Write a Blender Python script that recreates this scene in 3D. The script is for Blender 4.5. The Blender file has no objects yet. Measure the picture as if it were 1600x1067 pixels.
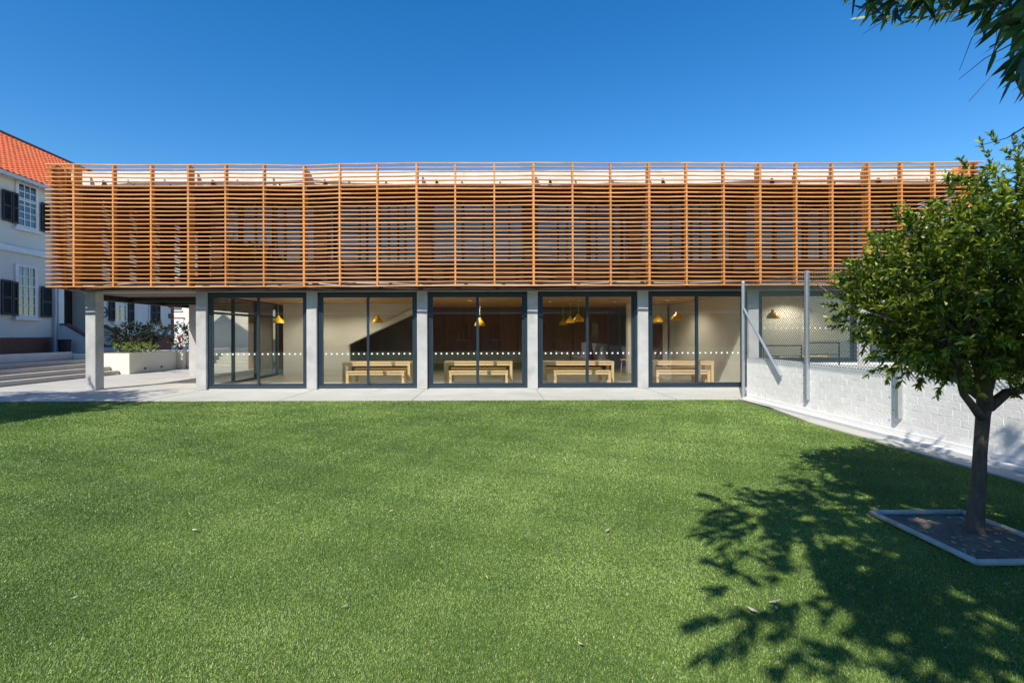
import bpy, math, random
import numpy as np
from mathutils import Vector, Matrix

random.seed(7)
RNG = np.random.default_rng(7)
SC = bpy.context.scene
COL = SC.collection

# ------------------------------------------------------------------ camera
F, VX, HY, EYE = 760.0, 771.0, 522.0, 1.72      # focal (px of 1600), vanishing point, eye height
cam_data = bpy.data.cameras.new('camera')
cam = bpy.data.objects.new('camera', cam_data)
COL.objects.link(cam)
cam_data.sensor_width = 36.0
cam_data.lens = F / 1600 * 36
cam_data.shift_x = (800 - VX) / 1600
cam_data.shift_y = (HY - 533.5) / 1600
cam_data.clip_start = 0.05
cam_data.clip_end = 3000
cam.matrix_world = Matrix.Translation((0, 0, EYE)) @ Matrix.Rotation(math.pi / 2, 4, 'X') @ Matrix.Rotation(-0.003, 4, 'Z')
SC.camera = cam

# ------------------------------------------------------------------ light
SUN_EL, SUN_AZ = 45.0, 25.5       # elevation; the sun stands behind the camera, this far to its left
el, az = math.radians(SUN_EL), math.radians(SUN_AZ)
to_sun = Vector((-math.sin(az) * math.cos(el), -math.cos(az) * math.cos(el), math.sin(el)))
world = bpy.data.worlds.new('World')
SC.world = world
world.use_nodes = True
wn = world.node_tree
for n in list(wn.nodes):
    wn.nodes.remove(n)
sky = wn.nodes.new('ShaderNodeTexSky')
sky.sky_type = 'NISHITA'
sky.sun_disc = False
sky.sun_elevation = el
sky.sun_rotation = math.atan2(to_sun.x, to_sun.y)
sky.altitude = 300
sky.air_density = 1.15
sky.dust_density = 0.15
sky.ozone_density = 3.8
bg = wn.nodes.new('ShaderNodeBackground')
bg.inputs['Strength'].default_value = 0.145
wo = wn.nodes.new('ShaderNodeOutputWorld')
deep = wn.nodes.new('ShaderNodeHueSaturation')      # clear, polarised-looking summer sky, evenly over the whole dome
deep.inputs['Saturation'].default_value = 1.36
deep.inputs['Hue'].default_value = 0.503
wn.links.new(sky.outputs[0], deep.inputs['Color'])
wn.links.new(deep.outputs[0], bg.inputs['Color'])
wn.links.new(bg.outputs[0], wo.inputs['Surface'])
sun_data = bpy.data.lights.new('sun', 'SUN')
sun_data.energy = 5.0
sun_data.angle = math.radians(0.55)
sun_data.color = (1.0, 0.94, 0.85)
sun = bpy.data.objects.new('sun', sun_data)
sun.rotation_euler = to_sun.to_track_quat('Z', 'Y').to_euler()
sun.location = (-10, -20, 30)
COL.objects.link(sun)
SC.view_settings.view_transform = 'Standard'
SC.view_settings.look = 'None'
SC.view_settings.exposure = 0.27
SC.view_settings.gamma = 1.0
SC.view_settings.use_curve_mapping = False


# ------------------------------------------------------------------ helpers
def PX(x, Y):
    return (x - VX) / F * Y


def PZ(y, Y):
    return EYE + (HY - y) / F * Y


OFF = {}


def mark(o, label=None, cat=None, group=None, kind=None):
    if label: o['label'] = label
    if cat: o['category'] = cat
    if group: o['group'] = group
    if kind: o['kind'] = kind
    return o


def thing(name, loc, label, cat, group=None):
    o = bpy.data.objects.new(name, None)
    COL.objects.link(o)
    o.location = loc
    o.empty_display_size = 0.2
    OFF[o] = Vector(loc)
    return mark(o, label, cat, group)


def place(name, me, parent=None, loc=(0, 0, 0), rot=None, raw=False):
    """link mesh data; loc is in world space (parents are unrotated) unless raw"""
    o = bpy.data.objects.new(name, me)
    COL.objects.link(o)
    l = Vector(loc)
    if parent is not None:
        o.parent = parent
        if not raw:
            l = l - OFF[parent]
        OFF[o] = OFF[parent] + l if not raw else OFF[parent] + l
    else:
        OFF[o] = l
    o.location = l
    if rot: o.rotation_euler = rot
    return o


class MB:
    def __init__(self):
        self.v, self.f, self.m = [], [], []

    def quad(self, a, b, c, d, m=0):
        n = len(self.v)
        self.v += [a, b, c, d]
        self.f.append((n, n + 1, n + 2, n + 3)); self.m.append(m)
        return self

    def poly(self, pts, m=0):
        n = len(self.v)
        self.v += list(pts)
        self.f.append(tuple(range(n, n + len(pts)))); self.m.append(m)
        return self

    def box(self, x0, x1, y0, y1, z0, z1, m=0):
        n = len(self.v)
        self.v += [(x0, y0, z0), (x1, y0, z0), (x1, y1, z0), (x0, y1, z0),
                   (x0, y0, z1), (x1, y0, z1), (x1, y1, z1), (x0, y1, z1)]
        for q in ((0, 3, 2, 1), (4, 5, 6, 7), (0, 1, 5, 4), (1, 2, 6, 5), (2, 3, 7, 6), (3, 0, 4, 7)):
            self.f.append(tuple(n + i for i in q)); self.m.append(m)
        return self

    def bbox(self, x0, x1, y0, y1, z0, z1, b=0.008, m=0):
        """box with chamfered edges (as a convex loft of three rings along z)"""
        def ring(i, z):
            return [(x0 + i + b, y0 + i, z), (x1 - i - b, y0 + i, z), (x1 - i, y0 + i + b, z), (x1 - i, y1 - i - b, z),
                    (x1 - i - b, y1 - i, z), (x0 + i + b, y1 - i, z), (x0 + i, y1 - i - b, z), (x0 + i, y0 + i + b, z)]
        n = len(self.v)
        for r in (ring(b * .7, z0), ring(0, z0 + b), ring(0, z1 - b), ring(b * .7, z1)):
            self.v += r
        for k in range(3):
            for i in range(8):
                j = (i + 1) % 8
                self.f.append((n + k * 8 + i, n + k * 8 + j, n + k * 8 + 8 + j, n + k * 8 + 8 + i)); self.m.append(m)
        self.f.append(tuple(n + i for i in reversed(range(8)))); self.m.append(m)
        self.f.append(tuple(n + 24 + i for i in range(8))); self.m.append(m)
        return self

    def prism(self, pts, a0, a1, axis='y', m=0):
        """extrude a polygon: axis y: pts (x,z); axis x: pts (y,z); axis z: pts (x,y)"""
        def P(p, a):
            return {'y': (p[0], a, p[1]), 'x': (a, p[0], p[1]), 'z': (p[0], p[1], a)}[axis]
        n, k = len(self.v), len(pts)
        self.v += [P(p, a0) for p in pts] + [P(p, a1) for p in pts]
        self.f.append(tuple(n + i for i in range(k))); self.m.append(m)
        self.f.append(tuple(n + k + i for i in reversed(range(k)))); self.m.append(m)
        for i in range(k):
            j = (i + 1) % k
            self.f.append((n + i, n + k + i, n + k + j, n + j)); self.m.append(m)
        return self

    def tube(self, pts, rad, n=8, m=0, cap=True):
        pts = [Vector(p) for p in pts]
        if not hasattr(rad, '__len__'): rad = [rad] * len(pts)
        base = len(self.v)
        up = Vector((0.31, 0.17, 0.93))
        for i, p in enumerate(pts):
            d = (pts[min(i + 1, len(pts) - 1)] - pts[max(i - 1, 0)]).normalized()
            u = d.cross(up)
            if u.length < 1e-3: u = d.cross(Vector((1, 0, 0)))
            u.normalize(); w = d.cross(u)
            for k in range(n):
                a = 2 * math.pi * k / n
                self.v.append(tuple(p + (u * math.cos(a) + w * math.sin(a)) * rad[i]))
        for i in range(len(pts) - 1):
            for k in range(n):
                k2 = (k + 1) % n
                self.f.append((base + i * n + k, base + i * n + k2, base + (i + 1) * n + k2, base + (i + 1) * n + k)); self.m.append(m)
        if cap:
            self.f.append(tuple(base + k for k in reversed(range(n)))); self.m.append(m)
            self.f.append(tuple(base + (len(pts) - 1) * n + k for k in range(n))); self.m.append(m)
        return self

    def lathe(self, c, prof, n=20, m=0):
        """profile of (radius, z) about a vertical axis"""
        base = len(self.v)
        for r, z in prof:
            for k in range(n):
                a = 2 * math.pi * k / n
                self.v.append((c[0] + r * math.cos(a), c[1] + r * math.sin(a), c[2] + z))
        for i in range(len(prof) - 1):
            for k in range(n):
                k2 = (k + 1) % n
                self.f.append((base + i * n + k, base + i * n + k2, base + (i + 1) * n + k2, base + (i + 1) * n + k)); self.m.append(m)
        return self

    def mesh(self, name, mats, smooth=False, shift=None):
        me = bpy.data.meshes.new(name)
        v = self.v
        if shift is not None:
            v = [(a - shift[0], b - shift[1], c - shift[2]) for a, b, c in v]
        me.from_pydata(v, [], self.f)
        if not isinstance(mats, (list, tuple)): mats = [mats]
        for mt in mats: me.materials.append(mt)
        if len(mats) > 1: me.polygons.foreach_set('material_index', self.m)
        if smooth: me.polygons.foreach_set('use_smooth', [True] * len(self.f))
        me.update()
        return me

    def build(self, name, mats, parent=None, smooth=False, kind=None, label=None):
        """mesh given in world coordinates (or in the parent's local frame when the parent is 'local')"""
        if parent is None:
            o = place(name, self.mesh(name, mats, smooth))
        elif parent in LOCAL:
            o = place(name, self.mesh(name, mats, smooth), parent, raw=True)
            LOCAL.add(o)
        else:
            o = place(name, self.mesh(name, mats, smooth, OFF[parent]), parent, raw=True)
            OFF[o] = OFF[parent]
        if kind: o['kind'] = kind
        if label: o['label'] = label
        return o


LOCAL = set()      # objects whose children are given in local coordinates


# ------------------------------------------------------------------ materials
def nodes_of(name):
    m = bpy.data.materials.new(name)
    m.use_nodes = True
    nt = m.node_tree
    return m, nt, nt.nodes['Principled BSDF'], nt.nodes['Material Output']


def mat(name, c1, c2=None, rough=0.7, scale=4.0, stretch=(1, 1, 1), bump=0.0, bscale=None, metal=0.0, spec=0.5,
        rand=0.0, detail=6.0, dirt=None, coord='Object', coat=0.0, board=None):
    """principled surface whose colour wanders between c1 and c2; rand = brightness spread from object to object"""
    m, nt, p, out = nodes_of(name)
    N, L = nt.nodes, nt.links
    p.inputs['Roughness'].default_value = rough
    p.inputs['Metallic'].default_value = metal
    p.inputs['Specular IOR Level'].default_value = spec
    p.inputs['Coat Weight'].default_value = coat
    tc = N.new('ShaderNodeTexCoord')
    mp = N.new('ShaderNodeMapping')
    mp.inputs['Scale'].default_value = stretch
    L.new(tc.outputs[coord], mp.inputs['Vector'])
    oi = N.new('ShaderNodeObjectInfo')
    add = N.new('ShaderNodeVectorMath'); add.operation = 'MULTIPLY_ADD'
    L.new(oi.outputs['Random'], add.inputs[0]); add.inputs[1].default_value = (17, 31, 11)
    L.new(mp.outputs[0], add.inputs[2])
    c2 = c2 or tuple(x * 0.82 for x in c1)
    nz = N.new('ShaderNodeTexNoise'); nz.inputs['Scale'].default_value = scale; nz.inputs['Detail'].default_value = detail
    nz.inputs['Roughness'].default_value = 0.6
    L.new(add.outputs[0], nz.inputs['Vector'])
    rp = N.new('ShaderNodeValToRGB')
    rp.color_ramp.elements[0].position = 0.32; rp.color_ramp.elements[0].color = (*c2, 1)
    rp.color_ramp.elements[1].position = 0.68; rp.color_ramp.elements[1].color = (*c1, 1)
    L.new(nz.outputs['Fac'], rp.inputs[0])
    colr = rp.outputs[0]
    if dirt:
        nz2 = N.new('ShaderNodeTexNoise'); nz2.inputs['Scale'].default_value = dirt[1]; nz2.inputs['Detail'].default_value = 8
        L.new(add.outputs[0], nz2.inputs['Vector'])
        r2 = N.new('ShaderNodeValToRGB'); r2.color_ramp.elements[0].position = 0.52; r2.color_ramp.elements[1].position = 0.75
        L.new(nz2.outputs['Fac'], r2.inputs[0])
        mm = N.new('ShaderNodeMath'); mm.operation = 'MULTIPLY'; mm.inputs[1].default_value = dirt[2]
        L.new(r2.outputs[0], mm.inputs[0])
        mx = N.new('ShaderNodeMix'); mx.data_type = 'RGBA'
        L.new(mm.outputs[0], mx.inputs['Factor']); L.new(colr, mx.inputs['A']); mx.inputs['B'].default_value = (*dirt[0], 1)
        colr = mx.outputs['Result']
    if rand:
        hv = N.new('ShaderNodeHueSaturation')
        mr = N.new('ShaderNodeMapRange'); mr.inputs['To Min'].default_value = 1 - rand; mr.inputs['To Max'].default_value = 1 + rand
        L.new(oi.outputs['Random'], mr.inputs['Value']); L.new(mr.outputs[0], hv.inputs['Value'])
        L.new(colr, hv.inputs['Color']); colr = hv.outputs['Color']
    if board:
        sx = N.new('ShaderNodeSeparateXYZ'); L.new(tc.outputs[coord], sx.inputs[0])
        m1 = N.new('ShaderNodeMath'); m1.operation = 'MULTIPLY_ADD'; m1.inputs[1].default_value = 1 / board
        L.new(sx.outputs[board_axis(name)], m1.inputs[0])
        m0 = N.new('ShaderNodeMath'); m0.operation = 'MULTIPLY'; m0.inputs[1].default_value = 7.3
        L.new(oi.outputs['Random'], m0.inputs[0]); L.new(m0.outputs[0], m1.inputs[2])
        fl_ = N.new('ShaderNodeMath'); fl_.operation = 'FLOOR'; L.new(m1.outputs[0], fl_.inputs[0])
        cb = N.new('ShaderNodeCombineXYZ'); L.new(fl_.outputs[0], cb.inputs[0]); L.new(oi.outputs['Random'], cb.inputs[1])
        wn_ = N.new('ShaderNodeTexWhiteNoise'); wn_.noise_dimensions = '3D'; L.new(cb.outputs[0], wn_.inputs['Vector'])
        mr2 = N.new('ShaderNodeMapRange'); mr2.inputs['To Min'].default_value = .84; mr2.inputs['To Max'].default_value = 1.10
        L.new(wn_.outputs['Value'], mr2.inputs['Value'])
        mr3 = N.new('ShaderNodeMapRange'); mr3.inputs['To Min'].default_value = 1.06; mr3.inputs['To Max'].default_value = .97
        L.new(wn_.outputs['Value'], mr3.inputs['Value'])
        hb2 = N.new('ShaderNodeHueSaturation'); L.new(mr2.outputs[0], hb2.inputs['Value']); L.new(mr3.outputs[0], hb2.inputs['Saturation'])
        L.new(colr, hb2.inputs['Color']); colr = hb2.outputs['Color']
    L.new(colr, p.inputs['Base Color'])
    if bump:
        nb = N.new('ShaderNodeTexNoise'); nb.inputs['Scale'].default_value = bscale or scale * 6; nb.inputs['Detail'].default_value = 5
        L.new(add.outputs[0], nb.inputs['Vector'])
        bp = N.new('ShaderNodeBump'); bp.inputs['Strength'].default_value = bump; bp.inputs['Distance'].default_value = 0.02
        L.new(nb.outputs['Fac'], bp.inputs['Height']); L.new(bp.outputs[0], p.inputs['Normal'])
    return m


def board_axis(name):
    return 'Y' if 'return' in name else 'X'


def glass_mat(name, tint, base=0.07, power=4.0):
    m, nt, p, out = nodes_of(name)
    N, L = nt.nodes, nt.links
    N.remove(p)
    tr = N.new('ShaderNodeBsdfTransparent'); tr.inputs[0].default_value = (*tint, 1)
    gl = N.new('ShaderNodeBsdfGlossy'); gl.inputs['Roughness'].default_value = 0.0
    gl.inputs['Color'].default_value = (0.95, 0.98, 1, 1)
    lw = N.new('ShaderNodeLayerWeight'); lw.inputs['Blend'].default_value = 0.5
    pw = N.new('ShaderNodeMath'); pw.operation = 'POWER'; pw.inputs[1].default_value = power
    L.new(lw.outputs['Facing'], pw.inputs[0])
    ma = N.new('ShaderNodeMath'); ma.operation = 'MULTIPLY_ADD'; ma.inputs[1].default_value = 1 - base; ma.inputs[2].default_value = base
    L.new(pw.outputs[0], ma.inputs[0])
    mx = N.new('ShaderNodeMixShader')
    L.new(ma.outputs[0], mx.inputs[0]); L.new(tr.outputs[0], mx.inputs[1]); L.new(gl.outputs[0], mx.inputs[2])
    L.new(mx.outputs[0], out.inputs['Surface'])
    return m


def leaf_mat(name, stops, rough=0.42, trans=0.3):
    """foliage: each leaf takes its own tone from the 'tone' face attribute"""
    m, nt, p, out = nodes_of(name)
    N, L = nt.nodes, nt.links
    at = N.new('ShaderNodeAttribute'); at.attribute_name = 'tone'
    rp = N.new('ShaderNodeValToRGB')
    cr = rp.color_ramp
    for i, (pos, c) in enumerate(stops):
        e = cr.elements[i] if i < 2 else cr.elements.new(pos)
        e.position = pos; e.color = (*c, 1)
    L.new(at.outputs['Fac'], rp.inputs[0])
    L.new(rp.outputs[0], p.inputs['Base Color'])
    p.inputs['Roughness'].default_value = rough
    tl = N.new('ShaderNodeBsdfTranslucent')
    hv = N.new('ShaderNodeHueSaturation'); hv.inputs['Saturation'].default_value = 1.15; hv.inputs['Value'].default_value = 1.3
    L.new(rp.outputs[0], hv.inputs['Color']); L.new(hv.outputs[0], tl.inputs[0])
    mx = N.new('ShaderNodeMixShader'); mx.inputs[0].default_value = trans
    L.new(p.outputs[0], mx.inputs[1]); L.new(tl.outputs[0], mx.inputs[2])
    L.new(mx.outputs[0], out.inputs['Surface'])
    return m


M = {}
M['conc'] = mat('concrete', (0.50, 0.49, 0.46), (0.40, 0.39, 0.37), 0.85, 2.5, bump=0.25, bscale=40, dirt=((0.24, 0.23, 0.21), 1.6, 0.55))
M['paving'] = mat('screed_paving', (0.52, 0.50, 0.45), (0.43, 0.41, 0.37), 0.8, 1.2, bump=0.15, bscale=60, dirt=((0.33, 0.31, 0.27), 0.7, 0.5))
M['apron'] = mat('pale_screed', (0.53, 0.525, 0.46), (0.46, 0.455, 0.39), 0.8, 1.0, bump=0.15, bscale=60, dirt=((0.38, 0.36, 0.30), 0.9, 0.6))
M['roofconc'] = mat('roof_concrete', (0.80, 0.78, 0.73), (0.70, 0.68, 0.63), 0.85, 1.6, bump=0.2, dirt=((0.36, 0.33, 0.18), 2.2, 0.45))
M['slat'] = mat('cedar_slat', (0.76, 0.37, 0.125), (0.54, 0.22, 0.06), 0.55, 2.0, (0.8, 14, 14), bump=0.15, rand=0.12, spec=0.35, board=3.46)
M['fin'] = mat('cedar_post', (0.70, 0.31, 0.095), (0.52, 0.20, 0.052), 0.55, 2.0, (14, 14, 0.7), bump=0.12, rand=0.16, spec=0.35)
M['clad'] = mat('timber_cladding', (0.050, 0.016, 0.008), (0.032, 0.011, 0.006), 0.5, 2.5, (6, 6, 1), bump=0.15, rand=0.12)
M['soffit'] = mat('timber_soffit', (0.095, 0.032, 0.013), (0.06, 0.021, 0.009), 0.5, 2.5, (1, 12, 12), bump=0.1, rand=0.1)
M['ceil'] = mat('plywood_ceiling', (0.55, 0.34, 0.15), (0.46, 0.27, 0.11), 0.45, 1.6, (1, 8, 1), bump=0.05)
M['steel'] = mat('dark_steel', (0.030, 0.030, 0.033), rough=0.45, spec=0.4)
M['alu'] = mat('blue_grey_aluminium', (0.018, 0.034, 0.048), (0.015, 0.029, 0.041), 0.4, 3.0, spec=0.5, metal=0.0)
M['alu_dk'] = mat('bronze_frame', (0.035, 0.028, 0.026), rough=0.4)
M['glass'] = glass_mat('door_glass', (0.93, 0.945, 0.925), 0.055)
M['glass_up'] = glass_mat('upper_glass', (0.26, 0.30, 0.31), 0.10)
M['glass_old'] = glass_mat('sash_glass', (0.25, 0.28, 0.32), 0.12)
M['dot'] = mat('white_film', (0.85, 0.86, 0.84), rough=0.6)
M['plaster'] = mat('interior_plaster', (0.74, 0.71, 0.63), (0.69, 0.66, 0.58), 0.8, 1.0, bump=0.04)
M['panel'] = mat('dark_timber_panel', (0.15, 0.078, 0.046), (0.10, 0.050, 0.030), 0.45, 2.0, (5, 5, 0.7), rand=0.15)
M['dark'] = mat('charcoal_wall', (0.11, 0.105, 0.095), (0.085, 0.08, 0.075), 0.7, 2)
M['floor'] = mat('polished_floor', (0.46, 0.44, 0.37), (0.39, 0.37, 0.31), 0.3, 1.5, bump=0.03)
M['pine'] = mat('pine_wood', (0.84, 0.60, 0.34), (0.76, 0.50, 0.25), 0.5, 2.0, (1.2, 14, 14), bump=0.05, rand=0.06)
M['pinetop'] = mat('pine_top', (0.45, 0.23, 0.10), (0.37, 0.18, 0.075), 0.4, 2.0, (1.2, 14, 14))
M['lamp'] = mat('yellow_enamel', (0.90, 0.50, 0.025), (0.84, 0.45, 0.02), 0.35, 3)
M['lampin'] = mat('white_enamel', (0.8, 0.78, 0.7), rough=0.4)
M['galv'] = mat('galvanised_steel', (0.50, 0.53, 0.55), (0.38, 0.41, 0.44), 0.42, 6.0, (6, 6, 1.5), metal=0.65)
M['wire'] = mat('fence_wire', (0.10, 0.14, 0.13), rough=0.5, metal=0.3)
M['brickw'] = mat('white_painted_brick', (0.92, 0.895, 0.84), (0.87, 0.845, 0.79), 0.75, 7.0, bump=0.3, bscale=30, rand=0.03, dirt=((0.62, 0.57, 0.5), 2.2, 0.3))
M['mortarw'] = mat('white_painted_mortar', (0.90, 0.875, 0.82), (0.85, 0.825, 0.77), 0.85, 8.0, bump=0.5, bscale=40)
M['render'] = mat('white_render', (0.80, 0.79, 0.76), (0.74, 0.73, 0.69), 0.8, 1.5, bump=0.15, bscale=40, dirt=((0.55, 0.52, 0.47), 1.4, 0.25))
M['cream'] = mat('cream_render', (0.74, 0.71, 0.63), (0.69, 0.66, 0.58), 0.85, 1.0, bump=0.12, bscale=40, dirt=((0.55, 0.52, 0.46), 0.8, 0.25))
M['yellowrend'] = mat('ivory_render', (0.76, 0.72, 0.61), (0.71, 0.67, 0.56), 0.85, 1.0, bump=0.12, bscale=40)
M['stepc'] = mat('step_concrete', (0.52, 0.49, 0.44), (0.42, 0.40, 0.36), 0.85, 2.0, bump=0.2)
M['tile'] = mat('terracotta_tile', (0.74, 0.175, 0.05), (0.58, 0.115, 0.035), 0.6, 3.0, bump=0.2, dirt=((0.30, 0.10, 0.05), 1.3, 0.55))
M['white'] = mat('white_paint', (0.80, 0.80, 0.78), rough=0.5)
M['gutter'] = mat('grey_gutter', (0.60, 0.62, 0.63), rough=0.5)
M['shut'] = mat('black_shutter', (0.011, 0.009, 0.009), rough=0.6)
M['redbrick'] = mat('red_brick', (0.26, 0.085, 0.05), (0.17, 0.055, 0.035), 0.85, 8, bump=0.3, rand=0.2)
M['mortar'] = mat('grey_mortar', (0.25, 0.23, 0.21), rough=0.9)
M['coping'] = mat('brown_coping', (0.16, 0.06, 0.04), rough=0.7)
M['door'] = mat('dark_door_porch_shade', (0.03, 0.022, 0.018), rough=0.5)
M['signblue'] = mat('navy_paint', (0.03, 0.04, 0.10), rough=0.5)
M['earth'] = mat('dry_earth', (0.21, 0.175, 0.135), (0.12, 0.10, 0.078), 0.95, 6, bump=0.8, bscale=30)
M['ground'] = mat('tarmac_ground', (0.22, 0.21, 0.19), (0.16, 0.155, 0.14), 0.9, 0.4, bump=0.2)
M['bark'] = mat('bark', (0.17, 0.13, 0.10), (0.085, 0.065, 0.05), 0.9, 9.0, (3, 3, 0.8), bump=1.0, bscale=26)
M['rail'] = mat('black_rail', (0.015, 0.015, 0.016), rough=0.4)
M['edging'] = mat('weathered_edging', (0.52, 0.53, 0.48), (0.36, 0.37, 0.33), 0.7, 6, bump=0.3, dirt=((0.12, 0.13, 0.1), 5, 0.5))
M['straw'] = mat('dry_leaf', (0.60, 0.54, 0.36), (0.48, 0.42, 0.26), 0.7, 20)
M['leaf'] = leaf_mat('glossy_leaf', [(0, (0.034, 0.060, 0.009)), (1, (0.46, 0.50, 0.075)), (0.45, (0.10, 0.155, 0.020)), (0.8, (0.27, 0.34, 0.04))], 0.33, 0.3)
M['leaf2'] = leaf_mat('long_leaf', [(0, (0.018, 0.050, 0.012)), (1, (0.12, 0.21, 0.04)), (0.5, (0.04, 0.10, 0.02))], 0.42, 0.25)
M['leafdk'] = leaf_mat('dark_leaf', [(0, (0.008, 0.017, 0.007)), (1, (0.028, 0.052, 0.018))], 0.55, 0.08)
M['leafyl'] = leaf_mat('pale_flower', [(0, (0.10, 0.18, 0.03)), (1, (0.55, 0.55, 0.12)), (0.6, (0.2, 0.3, 0.05))], 0.5, 0.25)
M['flower'] = mat('red_petal', (0.55, 0.06, 0.05), rough=0.6)
M['litter'] = leaf_mat('leaf_litter', [(0, (0.10, 0.06, 0.03)), (1, (0.48, 0.40, 0.22))], 0.7, 0.1)
M['turf'] = leaf_mat('turf_blade', [(0, (0.080, 0.140, 0.024)), (1, (0.62, 0.64, 0.32)), (0.5, (0.178, 0.282, 0.054)), (0.9, (0.35, 0.46, 0.115))], 0.5, 0.25)
M['turfbase'] = mat('turf_backing', (0.12, 0.19, 0.04), (0.06, 0.11, 0.02), 0.8, 60.0, bump=0.8, bscale=160, detail=8, dirt=((0.2, 0.27, 0.07), 1.2, 0.5))

M['joint'] = mat('joint_sealant', (0.16, 0.155, 0.14), rough=0.9)
# ================================================================== GROUND
mark(MB().box(-150, 150, -90, 190, -0.6, -0.055).build('ground', M['ground']), kind='structure')
LAWN_Y1 = 12.68
lawn_poly = [(-34, -20), (6.08, -20), (6.08, 9.4), (6.18, 9.9), (6.36, 11.0), (6.50, 12.1), (6.52, LAWN_Y1), (-34, LAWN_Y1)]
lb = MB().prism(lawn_poly, -0.045, -0.012, 'z')
lawn = mark(lb.build('lawn', M['turfbase']), kind='structure')
# apron in front of the glass, courtyard paving to the left
mark(MB().prism([(-9.45, LAWN_Y1), (6.52, LAWN_Y1), (6.53, 12.91), (6.70, 12.91), (8.07, 15.32), (-9.45, 15.32)], -.05, 0.0, 'z').build('apron', M['apron']), kind='structure')
mark(MB().box(-40, -9.455, LAWN_Y1, 60, -0.05, 0.001).build('paving', M['paving']), kind='structure')
for xj in (-9.06, -5.6, -2.14, 1.32, 4.78):
    mark(MB().box(xj - .006, xj + .006, LAWN_Y1 + .004, 15.19, .001, .0035).build('apron_joint', M['joint']), kind='structure')
kb = MB().prism([(6.08, -20), (6.40, -20), (6.40, 12.9), (6.525, 12.9), (6.52, 12.68), (6.50, 12.1), (6.36, 11.0), (6.18, 9.9), (6.08, 9.4)], -0.05, 0.012, 'z')
mark(kb.build('kerb_strip', M['apron']), kind='structure')

# turf blades: single triangles, denser near the camera
def blades():
    segs = [(1.3, 3.2, 30000, 0.0026, 0.0145), (3.2, 4.6, 19000, 0.0032, 0.0155), (4.6, 6.6, 10500, 0.0042, 0.017),
            (6.6, 9.2, 5500, 0.0058, 0.019), (9.2, 12.70, 3200, 0.0080, 0.022)]
    V, T = [], []
    for y0, y1, dens, w, ln in segs:
        xl, xr = -(1.07 * y1 + 1.0), min(1.13 * y1 + 0.8, 6.1)
        n = int(dens * (xr - xl) * (y1 - y0))
        x = RNG.uniform(xl, xr, n); y = RNG.uniform(y0, y1, n)
        k = (x > -(1.07 * y + 1.0)) & (x < 1.13 * y + 0.8)
        edge = np.where(y < 9.4, 6.07, np.interp(y, [9.4, 9.9, 11, 12.1, 12.7], [6.07, 6.17, 6.35, 6.49, 6.50]))
        k &= x < edge + RNG.uniform(-.02, .03, n)
        k &= ~((x > 3.56) & (x < 4.43) & (y > 3.60) & (y < 4.62))
        x, y = x[k], y[k]; n = len(x)
        a = RNG.uniform(0, 2 * np.pi, n); lean = np.abs(RNG.normal(0.7, 0.42, n)); b = a + RNG.normal(0, .5, n) + np.pi / 2
        ll = ln * RNG.uniform(.6, 1.25, n); ww = w * RNG.uniform(.7, 1.3, n)
        z0 = np.full(n, -0.012)
        p0 = np.stack([x - np.cos(b) * ww, y - np.sin(b) * ww, z0], 1)
        p1 = np.stack([x + np.cos(b) * ww, y + np.sin(b) * ww, z0], 1)
        p2 = np.stack([x + np.cos(a) * ll * np.sin(lean), y + np.sin(a) * ll * np.sin(lean), z0 + ll * np.cos(np.clip(lean, 0, 1.35))], 1)
        V.append(np.stack([p0, p1, p2], 1).reshape(-1, 3))
        # mowing-lay patches and a few straw coloured fibres
        ph = .5 + .16 * np.sin(x * 1.7 + 1.3 * np.sin(y * .9)) * np.sin(y * 2.1 + x * .6) + .09 * np.sin(x * .55 + 2.0 * np.sin(y * .4)) + .10 * np.sin(x * 5.3 + y * 3.1) * np.sin(y * 6.1 - x * 2.2)
        t = np.clip(ph + RNG.normal(0, .17, n), 0, .92)
        t[RNG.random(n) < .012] = 1.0
        T.append(t)
    V = np.concatenate(V).astype(np.float32); T = np.concatenate(T).astype(np.float32)
    return tri_mesh('turf_blades', V, np.arange(len(V), dtype=np.int32).reshape(-1, 3), T, M['turf'])


def tri_mesh(name, V, Fc, tone, material, smooth=False):
    me = bpy.data.meshes.new(name)
    me.vertices.add(len(V)); me.vertices.foreach_set('co', V.ravel())
    nf = len(Fc)
    me.loops.add(nf * 3); me.loops.foreach_set('vertex_index', Fc.ravel().astype(np.int32))
    me.polygons.add(nf)
    me.polygons.foreach_set('loop_start', np.arange(0, nf * 3, 3, dtype=np.int32))
    me.materials.append(material)
    at = me.attributes.new('tone', 'FLOAT', 'FACE')
    at.data.foreach_set('value', tone.astype(np.float32))
    me.update(calc_edges=True)
    return me


mark(place('turf_blades', blades()), 'short green artificial turf covering the wide courtyard lawn', 'turf', kind='stuff')


# ================================================================== MODERN BUILDING
FY = 15.2                 # front face of columns
colx = [-12.6 + 3.457 * k for k in range(9)]
B = thing('school_building', (0.5, 19, 0), 'two storey school block wrapped in orange timber slats above a glazed ground floor', 'building')
for k, x in enumerate(colx):
    if k > 7: break
    MB().bbox(x - .16, x + .16, FY, FY + .34, 0.0 if k < 6 else .0, 3.06, .012).build('column', M['conc'], B)
MB().bbox(-12.78, -12.46, 20.4, 20.74, 0.0, 3.06, .012).build('column', M['conc'], B)
MB().bbox(-12.78, -12.46, 25.4, 25.74, 0.0, 3.06, .012).build('column', M['conc'], B)
# first floor slab, roof
MB().box(-12.9, 14.2, FY - .04, 26.2, 3.06, 3.34).build('floor_slab', M['conc'], B)
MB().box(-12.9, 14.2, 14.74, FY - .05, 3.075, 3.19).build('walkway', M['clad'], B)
roof = MB().box(-13.0, 14.3, FY - .2, 26.4, 6.30, 6.76).build('roof_slab', M['roofconc'], B)
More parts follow.
